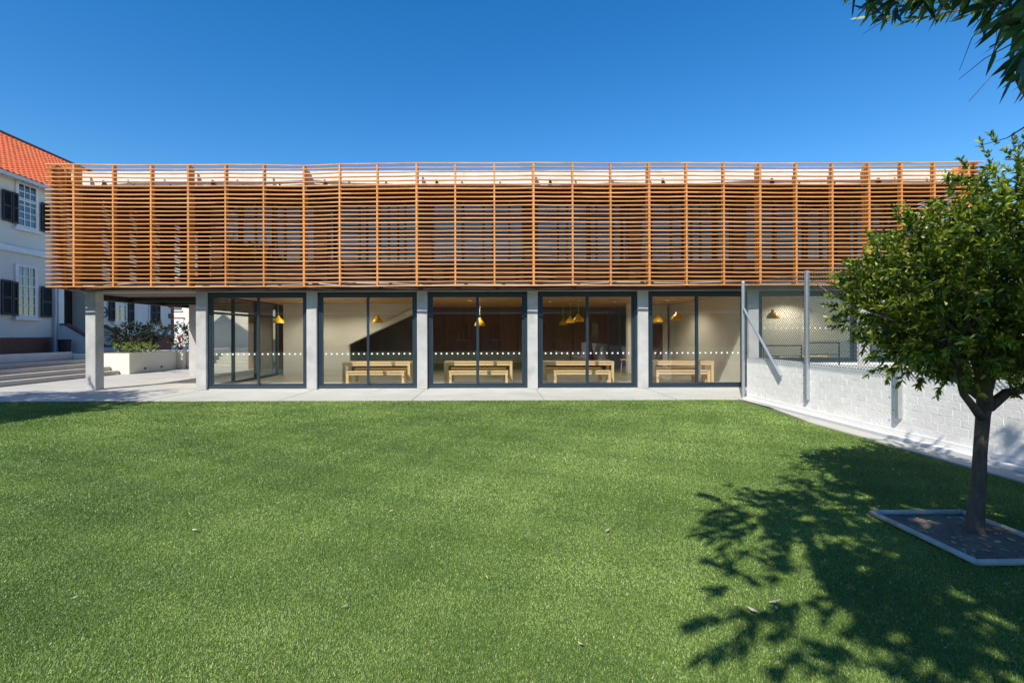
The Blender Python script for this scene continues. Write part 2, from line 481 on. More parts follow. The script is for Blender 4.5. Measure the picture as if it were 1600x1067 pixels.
# timber boards under the roof (soffit), each board its own piece
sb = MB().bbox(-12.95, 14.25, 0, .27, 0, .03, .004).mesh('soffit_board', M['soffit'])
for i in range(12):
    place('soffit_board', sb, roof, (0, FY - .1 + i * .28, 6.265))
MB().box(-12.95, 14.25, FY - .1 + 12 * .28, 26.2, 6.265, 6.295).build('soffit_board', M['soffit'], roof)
# ground slab inside
MB().box(-9.3, 14.2, FY + .13, 26, -0.04, 0.008).build('interior_floor', M['floor'], B)
MB().box(-9.3, 14.2, FY + .30, 24.2, 3.02, 3.055).build('interior_ceiling', M['ceil'], B)
# interior walls
MB().box(-7.6, -6.1, 20.6, 20.75, 0, 3.02).build('interior_wall', M['plaster'], B)
MB().box(-8.9, -7.6, 20.6, 20.75, 0, 3.02).build('interior_wall', M['plaster'], B)
st = MB().prism([(-6.1, 0.0), (-6.1, 1.52), (-3.35, 2.85), (-3.35, 3.02), (-6.1, 3.02)], 20.6, 20.75, 'y')
st = MB().prism([(-6.1, 1.50), (-3.30, 2.83), (-3.30, 3.02), (-6.1, 3.02)], 20.6, 20.75, 'y')
st.build('interior_wall', M['plaster'], B)
MB().prism([(-6.1, 1.30), (-3.30, 2.63), (-3.30, 2.83), (-6.1, 1.50)], 20.45, 20.9, 'y').build('stair_stringer', M['roofconc'], B)
MB().box(-6.1, -3.3, 22.4, 22.55, 0, 3.02).build('interior_wall', M['dark'], B)
MB().box(-6.25, -6.1, 20.751, 22.55, 0, 3.02).build('interior_wall', M['dark'], B)
pn = MB().bbox(0, .88, 0, .04, 0, 3.0, .01).mesh('wall_panel', M['panel'])
for i in range(10):
    place('wall_panel', pn, B, (-3.3 + i * .9, 23.8, 0.01))
MB().box(-3.3, 14.1, 23.85, 24.0, 0, 3.02).build('interior_wall', M['dark'], B)
MB().box(5.8, 6.15, 21.0, 21.3, 0, 3.02).build('interior_column', M['plaster'], B)
MB().box(6.9, 7.95, 22.2, 22.35, 0, 3.02).build('interior_wall', M['plaster'], B)
dr = MB().bbox(6.95, 7.7, 22.13, 22.19, 0.01, 2.15, .01).build('interior_door', M['panel'], B)
MB().box(8.05, 8.25, FY + .5, 22.35, 0, 3.02).build('interior_wall', M['plaster'], B)
MB().box(8.25, 14.1, 17.6, 17.75, 0, 3.02).build('interior_wall', M['plaster'], B)
# face-brick service core beyond the open undercroft
MB().box(-12.3, -10.2, 24.4, 24.6, 0, 3.05).build('brick_core_wall', M['redbrick'], B)

# ---- glazed sliding doors, one per bay
def glazed_bay(x0, x1, z0, z1, y, label):
    d = thing_part('sliding_door', B, label)
    g = .09
    fr = MB()
    fr.bbox(x0, x1, y, y + .12, z1 - .11, z1, .006)
    fr.bbox(x0, x1, y - .01, y + .12, z0, z0 + .07, .006)
    fr.bbox(x0, x0 + g, y, y + .12, z0 + .07, z1 - .11, .006)
    fr.bbox(x1 - g, x1, y, y + .12, z0 + .07, z1 - .11, .006)
    fr.build('frame', M['alu'], d)
    xm = (x0 + x1) / 2
    for s, (a, b) in enumerate(((x0 + g, xm + .045), (xm - .045, x1 - g))):
        yy = y + .02 + .04 * s
        lf = MB()
        w = .075
        lf.bbox(a, a + w, yy, yy + .035, z0 + .072, z1 - .112, .005)
        lf.bbox(b - w, b, yy, yy + .035, z0 + .072, z1 - .112, .005)
        lf.bbox(a + w, b - w, yy, yy + .035, z0 + .072, z0 + .15, .005)
        lf.bbox(a + w, b - w, yy, yy + .035, z1 - .17, z1 - .112, .005)
        lf.build('sash', M['alu'], d)
        MB().box(a + w, b - w, yy + .014, yy + .022, z0 + .15, z1 - .17).build('pane', M['glass'], d)
        dm = MB()
        n = 8
        for i in range(n):
            cx = a + w + (b - a - 2 * w) * (i + .5) / n
            k = [(cx + .027 * math.cos(t * math.pi / 5), z0 + 1.08 + .027 * math.sin(t * math.pi / 5)) for t in range(10)]
            dm.prism(k, yy + .010, yy + .0135, 'y')
        mark(dm.build('dot_markers', M['dot'], d), kind='stuff')
    MB().bbox(x1 - .075, x1 - .035, y - .03, y - .002, z0 + 1.0, z0 + 1.17, .006).build('handle', M['steel'], d)
    return d


def thing_part(name, parent, label=None):
    o = bpy.data.objects.new(name, None)
    COL.objects.link(o)
    o.parent = parent
    o.location = (0, 0, 0)
    OFF[o] = OFF[parent].copy()
    if label: o['label'] = label
    return o


for k in range(1, 8):
    x0, x1 = colx[k] + .16, colx[k + 1] - .16
    if k == 7: x1 = 14.1
    glazed_bay(x0 + .003, x1 - .003, 0.03 if k < 6 else .80, 3.055, FY + .1, None)
    if k < 6:
        MB().box(x0, x1, FY + .09, FY + .24, 0.0, 0.028).build('sill', M['conc'], B)
    else:
        MB().box(x0, x1, FY + .08, FY + .30, 0.0, 0.797).build('dwarf_wall', M['render'], B)
# glazed left end of the room
d = thing_part('side_glazing', B)
fr = MB()
ys = [15.56, 17.1, 18.7, 20.55]
for yv in ys:
    fr.box(-9.20, -9.10, yv - .04, yv + .04, 0.01, 3.05)
for a, b in zip(ys[:-1], ys[1:]):
    fr.box(-9.195, -9.105, a + .04, b - .04, .01, .10); fr.box(-9.195, -9.105, a + .04, b - .04, 2.40, 2.48)
    fr.box(-9.195, -9.105, a + .04, b - .04, 2.96, 3.05)
fr.build('frame', M['alu'], d)
for a, b in zip(ys[:-1], ys[1:]):
    MB().box(-9.155, -9.147, a + .04, b - .04, .10, 2.96).build('pane', M['glass'], d)

# ---- upper storey: timber piers, spandrel boards, windows
UY = 16.15
for k in range(1, 8):
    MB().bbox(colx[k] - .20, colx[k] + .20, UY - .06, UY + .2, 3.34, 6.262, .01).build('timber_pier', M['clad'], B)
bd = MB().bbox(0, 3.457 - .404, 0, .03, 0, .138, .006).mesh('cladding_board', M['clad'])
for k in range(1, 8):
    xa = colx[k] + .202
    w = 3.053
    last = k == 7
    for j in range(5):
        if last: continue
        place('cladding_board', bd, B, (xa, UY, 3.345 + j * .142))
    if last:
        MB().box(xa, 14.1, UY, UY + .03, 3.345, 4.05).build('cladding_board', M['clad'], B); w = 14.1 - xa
    wd = thing_part('upper_window', B)
    f = MB()
    z0, z1 = 4.06, 6.26
    f.box(xa, xa + w, UY, UY + .1, z0, z0 + .07); f.box(xa, xa + w, UY, UY + .1, z1 - .12, z1)
    f.box(xa, xa + w, UY, UY + .1, 5.50, 5.62)
    xs = [0, .30, .36, .62, .68, 1.0]
    mull = [xa + .035, xa + w * .34, xa + w * .56, xa + w * .66, xa + w * .84, xa + w - .035]
    for a in mull:
        f.box(a - .035, a + .035, UY + .002, UY + .098, z0 + .07, 5.50); f.box(a - .035, a + .035, UY + .002, UY + .098, 5.62, z1 - .12)
    f.build('frame', M['alu_dk'], wd)
    for a, b in zip(mull[:-1], mull[1:]):
        MB().box(a + .035, b - .035, UY + .045, UY + .053, z0 + .07, 5.50).build('pane', M['glass_up'], wd)
        MB().box(a + .035, b - .035, UY + .045, UY + .053, 5.62, z1 - .12).build('pane', M['glass_up'], wd)
MB().box(-9.1, 14.1, 21.5, 21.6, 3.34, 6.26).build('upper_back_wall', M['panel'], B)
MB().box(-9.3, -9.1, UY - .05, 26, 3.34, 6.26).build('upper_end_wall', M['clad'], B)
MB().box(-12.9, -9.31, 25.9, 26.1, 3.34, 6.26).build('upper_back_wall', M['clad'], B)

# ---- slatted screen
SY = 14.55
finpx = [118, 176, 235, 293, 352, 411, 473, 531, 590, 652, 712, 773, 834, 895, 955, 1015, 1073, 1132, 1190, 1247, 1304, 1361, 1411, 1462, 1513]
finx = [PX(p, SY) for p in finpx]
dyt = [-.04, .04, .05, .06, .04, .07, .12, .02, .0, -.05, -.03, -.04, -.06, -.03, .02, .0, -.01, .02, .06, .07, .08, .06, .04, .03, -.02]
xL, xR = PX(75, SY), PX(1536, SY)
SZ0, SZ1, NS = 3.17, 6.815, 30
scr = thing_part('slat_screen', B)


def slat_mesh(var):
    r = random.Random(var)
    pts = [(xL, SY + dyt[0] - .01, 0)] + [(finx[i], SY + dyt[i], r.uniform(-.006, .006)) for i in range(len(finx))] + [(xR, SY + dyt[-1] - .01, 0)]
    # a board sags a little between its posts
    full = []
    for a, b in zip(pts[:-1], pts[1:]):
        full.append(a)
        full.append(((a[0] + b[0]) / 2, (a[1] + b[1]) / 2 + r.uniform(-.004, .004), (a[2] + b[2]) / 2 - r.uniform(0, .006)))
    full.append(pts[-1])
    mb = MB()
    h, dp = .0155, .030
    n0 = 0
    for i, (x, y, z) in enumerate(full):
        mb.v += [(x, y - dp, z - h), (x, y + dp, z - h), (x, y + dp, z + h), (x, y - dp, z + h)]
    for i in range(len(full) - 1):
        for q in range(4):
            q2 = (q + 1) % 4
            mb.f.append((i * 4 + q, i * 4 + 4 + q, i * 4 + 4 + q2, i * 4 + q2)); mb.m.append(0)
    mb.f.append((0, 1, 2, 3)); mb.m.append(0)
    e = (len(full) - 1) * 4
    mb.f.append((e + 3, e + 2, e + 1, e)); mb.m.append(0)
    return mb.mesh('slat', M['slat'])


smesh = [slat_mesh(v) for v in range(6)]
for j in range(NS):
    z = SZ0 + (SZ1 - SZ0) * j / (NS - 1)
    place('slat', smesh[j % 6], scr, (0, 0, z))
fin_s = MB().bbox(-.024, .024, -.024, .126, 0, SZ1 - SZ0 + .02, .004).mesh('post', M['fin'])
fin_l = MB().bbox(-.03, .03, -.024, .27, 0, SZ1 - SZ0 + .02, .004).mesh('post', M['fin'])
pitch = (SZ1 - SZ0) / (NS - 1)
for i, x in enumerate(finx):
    main = i % 3 == 0
    place('post', fin_l if main else fin_s, scr, (x, SY + dyt[i], SZ0 - .01))
    if main:
        for zz in (6.02, 3.36):
            MB().box(x + (.035 if x < 0 else -.105), x + (.105 if x < 0 else -.035), SY + .1, UY + (.0 if i else -.6), zz, zz + .13).build('outrigger', M['steel'], B)
    # small bracket on the roof edge beside each post
    if main:
        bx = x + .55
        br = MB().prism([(bx - .06, 6.325), (bx + .07, 6.325), (bx + .045, 6.37), (bx + .01, 6.47), (bx - .035, 6.47), (bx - .03, 6.37)], FY - .29, FY - .202, 'y')
        br.build('bracket', M['steel'], B)
    else:
        MB().bbox(x + .3, x + .345, FY - .23, FY - .202, 6.31, 6.355, .005).build('bolt', M['steel'], B)


# returns of the screen at both ends
def side_screen(X, y1, label):
    s = thing_part('side_screen', B)
    sm = MB().bbox(-.06, .06, SY + .06, y1, -.037, .037, .003).mesh('slat', M['slatside'])
    for j in range(NS):
        place('slat', sm, s, (X, 0, SZ0 + pitch * j))
    fm = MB().bbox(-.13, -.036, -.024, .024, 0, SZ1 - SZ0 + .02, .004) if X > 0 else MB().bbox(.036, .13, -.024, .024, 0, SZ1 - SZ0 + .02, .004)
    fm = fm.mesh('post', M['fin'])
    y = SY + .35
    while y < y1:
        place('post', fm, s, (X, y, SZ0 - .01)); y += 1.15
    return s


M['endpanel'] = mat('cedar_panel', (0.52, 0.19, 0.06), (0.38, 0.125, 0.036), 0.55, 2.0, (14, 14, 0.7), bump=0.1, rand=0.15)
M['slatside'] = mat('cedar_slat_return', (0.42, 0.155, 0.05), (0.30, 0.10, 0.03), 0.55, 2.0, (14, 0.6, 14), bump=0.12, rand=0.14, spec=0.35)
side_screen(xL + .12, 26.5, None)
side_screen(xR - .12, 26.5, None)
for i in range(9):      # timber panels standing inside the left return of the screen
    yp = FY + .05 + i * 1.22
    MB().bbox(-12.98, -12.93, yp, yp + .84, 3.345, 6.26, .006).build('end_panel', M['endpanel'], B)
# steel edge beam under the left end and the timber block at the right corner
MB().box(-12.98, -12.84, FY + .35, 26.0, 2.86, 3.05).build('edge_beam', M['steel'], B)
for yv in (17.2, 19.0, 21.6, 23.4):
    MB().box(-12.83, -9.4, yv, yv + .1, 2.90, 3.05).build('cross_beam', M['steel'], B)
MB().box(-12.83, -9.22, FY + .36, 26.0, 3.052, 3.058).build('undercroft_soffit', M['soffit'], B)
MB().bbox(PX(1488, 15.0), PX(1498, 15.0), 14.98, 15.04 - .042, 6.27, 6.80, .004).build('corner_block', M['fin'], B)

# ---- interior furniture
def furn(kind, x0, x1, y0, y1, h, label, group):
    t = thing(kind, ((x0 + x1) / 2, (y0 + y1) / 2, .008), label, 'table' if kind == 'dining_table' else 'bench', group)
    th = .035
    MB().bbox(x0, x1, y0, y1, h - th, h, .004).build('tabletop' if kind == 'dining_table' else 'seat', M['pine'] if kind == 'bench' else M['pine'], t)
    lw = .085
    ap = MB()
    ap.box(x0 + lw + .01, x1 - lw - .01, y0 + .025, y0 + .05, h - th - .09, h - th - .001)
    ap.box(x0 + lw + .01, x1 - lw - .01, y1 - .05, y1 - .025, h - th - .09, h - th - .001)
    ap.build('apron_rail', M['pine'], t)
    for xa in (x0 + .01, x1 - .01 - lw):
        for ya in (y0 + .01, y1 - .01 - lw):
            MB().bbox(xa, xa + lw, ya, ya + lw, .008, h - th, .004).build('leg', M['pine'], t)
    return t


tabs = [(534, 641, 540, 632, 'in front of the stair'), (693, 801, 701, 794, 'in the middle glazed bay'),
        (848, 960, 865, 955, 'under the cluster of yellow pendant lamps'), (1020, 1116, 1025, 1110, 'nearest the white brick wall')]
for (a, b, c, e, where) in tabs:
    furn('dining_table', PX(a, 16.5), PX(b, 16.5), 16.5, 17.3, .78, 'long pale pine dining table ' + where, 'pine dining tables')
    furn('bench', PX(c, 16.1), PX(e, 16.1), 16.08, 16.38, .50, 'pine bench in front of the table ' + where.split(',')[0], 'pine benches')
    furn('bench', PX(a, 16.5) + .15, PX(b, 16.5) - .2, 17.45, 17.76, .50, 'pine bench behind the table ' + where.split(',')[0], 'pine benches')
furn('bench', PX(1216, 16.6), PX(1290, 16.6), 16.5, 16.85, .95, 'pale wooden bench indoors behind the chain link fence', 'pine benches')


def stool(x, y, label):
    t = thing('stool', (x, y, .008), label, 'stool', 'stools by the back wall')
    MB().lathe((x, y, .008), [(0, .62), (.17, .62), (.17, .655), (0, .655)], 14).build('seat', M['pine'], t)
    for a in range(4):
        an = a * math.pi / 2 + .5
        MB().tube([(x + .13 * math.cos(an), y + .13 * math.sin(an), .62), (x + .19 * math.cos(an), y + .19 * math.sin(an), .01)], .016, 6).build('leg', M['pine'], t)


stool(PX(975, 20.2), 20.2, 'dim wooden stool beside the door at the back of the fourth bay')
stool(PX(1115, 19.6), 19.6, 'dim wooden stool right of the table nearest the white wall')


def pendant(x, y, Y, yc, label):
    X = PX(x, Y)
    zb = PZ(yc, Y)
    t = thing('pendant_lamp', (X, Y, zb), label, 'lamp', 'yellow pendant lamps')
    s = .21
    MB().lathe((X, Y, zb), [(s, 0), (s * .97, .05), (s * .82, .13), (s * .52, .20), (s * .30, .225), (s * .28, .30), (0.01, .31)], 24).build('shade', M['lamp'], t, True)
    MB().lathe((X, Y, zb), [(s * .985, .002), (s * .94, .05), (s * .80, .125), (s * .5, .193), (.01, .2)], 24).build('shade_lining', M['lampin'], t, True)
    MB().tube([(X, Y, zb + .30), (X, Y, 3.0)], .006, 6).build('cord', M['white'], t)
    MB().lathe((X, Y, 2.985), [(.055, 0), (.055, .03), (.01, .034)], 12).build('ceiling_rose', M['white'], t)
    return t


for x, yc, Y, lab in ((435, 504, 19.4, 'yellow bell pendant lamp alone in the leftmost glazed bay'), (590, 504, 19.4, 'yellow bell pendant lamp above the stair slope'),
                      (750, 509, 19.0, 'yellow pendant lamp half hidden by the middle door frame'), (904, 503, 18.7, 'nearest and largest of three clustered yellow pendant lamps'),
                      (891, 505, 20.9, 'middle one of three clustered yellow pendant lamps'), (880, 508, 23.2, 'farthest and lowest of three clustered yellow pendant lamps'),
                      (1028, 504, 20.3, 'smaller left one of two yellow pendants over the right table'), (1058, 501, 18.4, 'larger right one of two yellow pendants over the right table'),
                      (1208, 499, 17.0, 'yellow pendant lamp seen through the chain link fence')):
    pendant(x, 0, Y, yc, lab)

# recessed ceiling lights, lit in the photograph
def downlight(x, y, label):
    t = thing('downlight', (x, y, 3.0), label, 'ceiling light', 'recessed ceiling lights')
    MB().lathe((x, y, 3.0), [(.05, .004), (.075, .0), (.085, .006), (.085, .018)], 16).build('trim', M['white'], t)
    MB().lathe((x, y, 3.008), [(.0, 0), (.052, 0)], 16).build('lens', M['lit'], t)
    ld = bpy.data.lights.new('downlight_lamp', 'SPOT'); ld.energy = 95; ld.spot_size = math.radians(150); ld.spot_blend = .6
    ld.color = (1, .9, .74); ld.shadow_soft_size = .05
    lo = bpy.data.objects.new('downlight_lamp', ld); COL.objects.link(lo); lo.parent = t; lo.location = (0, 0, -.02)


M['lit'] = bpy.data.materials.new('lit_lens')
M['lit'].use_nodes = True
M['lit'].node_tree.nodes['Principled BSDF'].inputs['Emission Color'].default_value = (1, .92, .78, 1)
M['lit'].node_tree.nodes['Principled BSDF'].inputs['Emission Strength'].default_value = 4
for i, (px, Y, w) in enumerate(((355, 18.6, 'near the side glazing'), (470, 19.2, 'right of the leftmost lamp'), (545, 19.2, 'left of the stair slope'), (672, 18.4, 'left side of the middle bay'), (734, 18.8, 'beside the middle door frame'),
                                (860, 19.6, 'left of the lamp cluster'), (960, 19.8, 'right of the lamp cluster'), (1043, 18.9, 'between the two right pendants'), (1120, 19.5, 'near the pale wall at right'), (1245, 16.9, 'behind the fence posts'))):
    downlight(PX(px, Y), Y, 'small round recessed light in the plywood ceiling ' + w)

# ================================================================== RIGHT WALL AND FENCE
WX, WY1, WTOP = 6.62, 12.72, 1.09
W = thing('garden_wall', (WX + .1, 9, 0), 'low white painted brick wall running from the lawn corner past the tree', 'wall')
MB().box(WX + .0018, WX + .22, -6, WY1 - .006, .14, WTOP - .006).build('mortar_bed', M['mortarw'], W)
MB().bbox(WX - .12, WX + .22, -6, WY1, -.05, .055, .01).build('footing_ledge', M['render'], W)
MB().bbox(WX - .012, WX + .225, -6, WY1, .055, .14, .01).build('plinth', M['render'], W)
MB().box(6.402, 6.498, -20, 12.9, -.052, -.048).build('drain_channel', M['dark'], W)
CH, BL = (WTOP - .14) / 8, .233
bm_ = [MB().bbox(0, .10, -(BL - .004) / 2, (BL - .004) / 2, .003, CH - .003, .003).mesh('brick', M['brickw']) for _ in range(1)]
hb = MB().bbox(0, .10, -(BL / 2 - .012) / 2, (BL / 2 - .012) / 2, .003, CH - .003, .003).mesh('brick', M['brickw'])
rest = MB()
nb = 0
for c in range(8):
    y = WY1 - (BL / 2 if c % 2 == 0 else BL)
    if c % 2:
        place('brick', hb, W, (WX, WY1 - BL / 4, .14 + c * CH)); nb += 1
        y = WY1 - BL
    while y > -5.8:
        jx = random.uniform(-.0012, .0012)
        if y > 5.0:
            o = place('brick', bm_[0], W, (WX + jx, y, .14 + c * CH))
            o.rotation_euler = (random.uniform(-.006, .006), 0, random.uniform(-.004, .004)); nb += 1
        else:
            rest.bbox(WX + jx, WX + jx + .1, y - (BL - .01) / 2, y + (BL - .01) / 2, .145 + c * CH, .135 + (c + 1) * CH, .007)
        y -= BL
mark(rest.build('brick_courses', M['brickw'], W), kind='stuff')
print('bricks', nb)

Fn = thing('chain_link_fence', (WX - .05, 10, 0), 'galvanised chain link fence on posts along the white brick wall', 'fence')
FX = WX - .045
posts = [(12.80, 0.0), (PX(1265, 10.2) * 0 + 10.2, .33), (7.9, .33), (5.4, .33), (2.9, .33)]
for i, (y, zb) in enumerate(posts):
    r = .04
    p = MB()
    if i == 0:
        p.tube([(FX, y, zb), (FX, y, 3.06)], .045, 12); p.lathe((FX, y, 3.06), [(.048, 0), (.04, .025), (.01, .035)], 12)
        o = p.build('post', M['galv'], Fn)
        for zz in (.1, .5, .85, 1.2, 1.7, 2.4):
            MB().bbox(FX + .035, FX + .075, y - .06, y + .06, zz, zz + .03, .004).build('bolt', M['steel'], Fn)
    else:
        p.bbox(FX - .035, FX + .035, y - .035, y + .035, zb, 3.03, .004)
        p.build('post', M['galv'], Fn)
        for zz in (zb + .12, zb + .5):
            MB().bbox(FX - .045, FX - .036, y + .045, y + .07, zz, zz + .02, .003).build('bolt', M['steel'], Fn)
MB().tube([(FX - .02, 12.72, 2.36), (FX - .02, 11.1, .74)], .034, 10).build('brace', M['galv'], Fn)
mw = MB()
zt, zbm = 2.98, 1.06
stepw = .075
yv = -5.0
H_ = zt - zbm
while yv < 12.75 + H_:
    for sgn in (1, -1):
        # a straight diagonal wire clipped to the panel
        a, b = (yv, zbm), (yv - H_ * 1.0, zt)
        if sgn < 0: a, b = (yv - H_, zbm), (yv, zt)
        def clip(p, q):
            t0, t1 = 0.0, 1.0
            lo, hi = 2.9, 12.78
            dy_ = q[0] - p[0]
            for lim, s in ((lo, 1), (hi, -1)):
                if dy_ == 0: continue
                t = (lim - p[0]) / dy_
                if s * dy_ > 0: t0 = max(t0, t)
                else: t1 = min(t1, t)
            return t0, t1
        t0, t1 = clip(a, b)
        if t1 - t0 > .02:
            pa = (FX + .045 * 0 + sgn * .0015 + .0, a[0] + (b[0] - a[0]) * t0, a[1] + (b[1] - a[1]) * t0)
            pb = (FX + sgn * .0015, a[0] + (b[0] - a[0]) * t1, a[1] + (b[1] - a[1]) * t1)
            mw.tube([pa, pb], .0036, 3, cap=False)
    yv += stepw
mark(mw.build('wire_mesh', M['wire'], Fn), kind='stuff')
for zz in (3.0, 2.05, 1.12):
    MB().tube([(FX, 12.78, zz), (FX, 2.9, zz)], .003, 4).build('line_wire', M['galv'], Fn)

# raised ground behind the wall with a black handrail
mark(MB().prism([(WX + .23, -6), (40, -6), (40, FY + .07), (8.22, FY + .07), (WX + .23, 12.71)], -.05, .72, 'z').build('terrace', M['turfbase']), kind='structure')
MB().prism([(WX + .225, 12.722), (8.215, FY + .06), (8.08, FY + .06), (WX + .09, 12.722)], .0, .80, 'z').build('wall_return', M['render'], W)
mark(MB().box(8.23, 40, 14.0, FY + .075, .5, .724).build('terrace_path', M['apron']), kind='structure')
RL = thing('handrail', (8.9, 13.9, .72), 'black tubular handrail behind the white wall, outside the glass', 'handrail')
ry = 14.2
for xa, xb, zt_ in ((PX(1193, ry), PX(1252, ry), 1.36), (PX(1262, ry), PX(1311, ry), 1.44)):
    MB().tube([(xa, ry, .724), (xa, ry, zt_), (xb, ry, zt_), (xb, ry, .724)], .022, 8).build('rail', M['rail'], RL)
    MB().tube([(xa, ry, (zt_ + .76) / 2), (xb, ry, (zt_ + .76) / 2)], .012, 6).build('mid_rail', M['rail'], RL)

# ================================================================== OLD BUILDING ON THE LEFT
P0 = Vector((-22.4, 23.29, 0))
dirv = Vector((-.0737, 1, 0)).normalized()


def tt(px):            # distance along the old wall for a photo column
    u = (px - VX) / F
    return (u * P0.y - P0.x) / (dirv.x - u * dirv.y)


def zz_(px, py):
    t = tt(px)
    return PZ(py, P0.y + t * dirv.y)


O = thing('old_school_house', P0, 'old cream two storey building with orange tiled roof and black shutters', 'building')
O.rotation_euler = (0, 0, math.atan2(-dirv.x, dirv.y))
LOCAL.add(O)
ZE = zz_(40, 283)         # eaves
T0, T1 = -16.0, tt(271)
zst = zz_(30, 388)
ZP = 1.63
dA, dB = tt(99), tt(148)
# wall split round the doorway
MB().box(-9.5, 0, T0, dA, .0, ZE).build('wall', M['cream'], O)
MB().box(-9.5, 0, dB, T1, .0, ZE).build('wall', M['cream'], O)
MB().box(-9.5, 0, dA, dB, 4.6, ZE).build('wall', M['cream'], O)
MB().box(-9.5, -1.2, dA, dB, 0, 4.6).build('porch_back', M['door'], O)  # shade of the porch put into the wall colour, near-black like the door
MB().box(-1.2, 0, dA, dB, 0, 1.55).build('porch_floor', M['stepc'], O)
dd = MB().bbox(-1.19, -1.12, dA + .5, dB - .5, 1.555, 4.1, .01).build('door', M['door'], O)
MB().bbox(-1.12, -1.08, dA + .8, dB - .8, 2.0, 3.7, .01).build('door_panel', M['shut'], dd)
MB().box(0.003, .08, T0, tt(80), .0, ZP).build('brick_plinth', M['mortar'], O)
bk = MB()
for c in range(10):
    y = T0 + (c % 2) * .116
    while y < tt(80) - .24:
        if y > -5: bk.box(.078, .092, y, y + .222, .70 + c * .092, .70 + c * .092 + .08)
        y += .233
mark(bk.build('plinth_bricks', M['redbrick'], O), kind='stuff')
MB().box(0.003, .10, tt(150), T1 - .4, .0, ZP + .1).build('brick_plinth', M['redbrick'], O)
MB().bbox(.003, .14, T0, dA - .1, zst - .18, zst + .12, .03).build('string_course', M['white'], O)
MB().bbox(.003, .14, dB, T1, zst - .18, zst + .12, .03).build('string_course', M['white'], O)
# roof: two slopes, tile rows as real wavy courses
RO, RP = .38, math.radians(36)
ridge_run = 5.3
rise = math.tan(RP)
zed = ZE + .05
roofm = MB().prism([(RO, zed), (-ridge_run, zed + (RO + ridge_run) * rise), (-2 * ridge_run - RO, zed)], T0 - .3, T1 + .3, 'y').build('roof', M['tile'], O)
tl = MB()
cw, ch = .30, .34
slen = (RO + ridge_run) / math.cos(RP)
ca, sa = math.cos(RP), math.sin(RP)
rows = int(slen / ch)
tstart = tt(-40)
cols = int((T1 + .3 - tstart) / cw)
prof = [(0, 0), (.18, .045), (.36, .055), (.55, .03), (.75, -.0), (1, 0)]
for r in range(rows):
    s0, s1 = r * ch, (r + 1) * ch + .05
    for c in range(cols):
        y0 = tstart + c * cw
        for (a, ha), (b, hb_) in zip(prof[:-1], prof[1:]):
            def pt(s, yy, h):
                return (RO + .06 - s * ca + h * sa, yy, zed + s * sa - .03 + h * ca)
            lo, hi = .075, .035
            tl.quad(pt(s0, y0 + a * cw, ha + lo), pt(s0, y0 + b * cw, hb_ + lo), pt(s1, y0 + b * cw, hb_ + hi), pt(s1, y0 + a * cw, ha + hi))
            tl.quad(pt(s0, y0 + a * cw, ha + lo - .05), pt(s0, y0 + b * cw, hb_ + lo - .05), pt(s0, y0 + b * cw, hb_ + lo), pt(s0, y0 + a * cw, ha + lo))
tiles = tl.build('roof_tiles', M['tile'], roofm)
tiles['kind'] = 'stuff'
MB().tube([(-ridge_run, T0 - .3, zed + (RO + ridge_run) * rise + .06), (-ridge_run, T1 + .3, zed + (RO + ridge_run) * rise + .06)], .13, 8).build('ridge_cap', M['coping'], roofm)
MB().bbox(RO - .02, RO + .13, T0 - .3, T1 + .3, ZE - .12, ZE + .05, .02).build('gutter', M['gutter'], O)
MB().box(0, RO - .03, T0 - .3, T1 + .3, ZE - .03, ZE + .045).build('eaves_board', M['white'], O)
# downpipe and pilaster
MB().tube([(.10, tt(83), ZE - .1), (.10, tt(83), .72)], .06, 8).build('downpipe', M['gutter'], O)
MB().bbox(.003, .12, tt(88), tt(97), .72, 4.7, .02).build('pilaster', M['white'], O)


def sash_window(pa, pb, pt_, pbm, cols, rows, shL=None, shR=None, sill=True):
    ya, yb = tt(pa), tt(pb)
    pm = (pa + pb) / 2
    z1, z0 = zz_(pm, pt_), zz_(pm, pbm)
    w = thing_part('window', O)
    LOCAL.add(w)
    fr = MB()
    fr.box(.004, .07, ya - .14, ya, z0 - .12, z1 + .12); fr.box(.004, .07, yb, yb + .14, z0 - .12, z1 + .12)
    fr.box(.004, .07, ya, yb, z1, z1 + .12); fr.box(.004, .07, ya, yb, z0 - .12, z0)
    fr.box(.02, .06, ya, yb, (z0 + z1) / 2 + .2, (z0 + z1) / 2 + .27)
    for i in range(1, cols):
        y = ya + (yb - ya) * i / cols
        fr.box(.03, .05, y - .022, y + .022, z0, z1)
    for j in range(1, rows):
        z = z0 + (z1 - z0) * j / rows
        fr.box(.031, .049, ya, yb, z - .022, z + .022)
    fr.build('frame', M['white'], w)
    MB().box(.022, .028, ya, yb, z0, z1).build('pane', M['glass_old'], w)
    MB().box(.004, .010, ya, yb, z0, z1).build('blind', M['signblue'], w)
    if sill: MB().bbox(.004, .16, ya - .25, yb + .25, z0 - .26, z0 - .122, .01).build('sill', M['white'], w)
    for sh in (shL, shR):
        if not sh: continue
        a, b, yt, yb_ = sh
        shutter(a, b, yt, yb_, w)
    return w


def shutter(a, b, yt, yb_, parent):
    pm = (a + b) / 2
    u0, u1 = tt(a), tt(b)
    z1, z0 = zz_(pm, yt), zz_(pm, yb_)
    s = MB()
    s.box(.08, .13, u0, u0 + .07, z0, z1); s.box(.08, .13, u1 - .07, u1, z0, z1)
    for q in (z0, (z0 + z1) / 2 - .04, z1 - .09): s.box(.08, .13, u0 + .07, u1 - .07, q, q + .09)
    z = z0 + .1
    while z < z1 - .1:
        s.quad((.125, u0 + .07, z), (.125, u1 - .07, z), (.09, u1 - .07, z + .07), (.09, u0 + .07, z + .07)); z += .06
    s.box(.079, .089, u0 + .07, u1 - .07, z0 + .09, z1 - .09)
    s.build('shutter', M['shut'], parent)


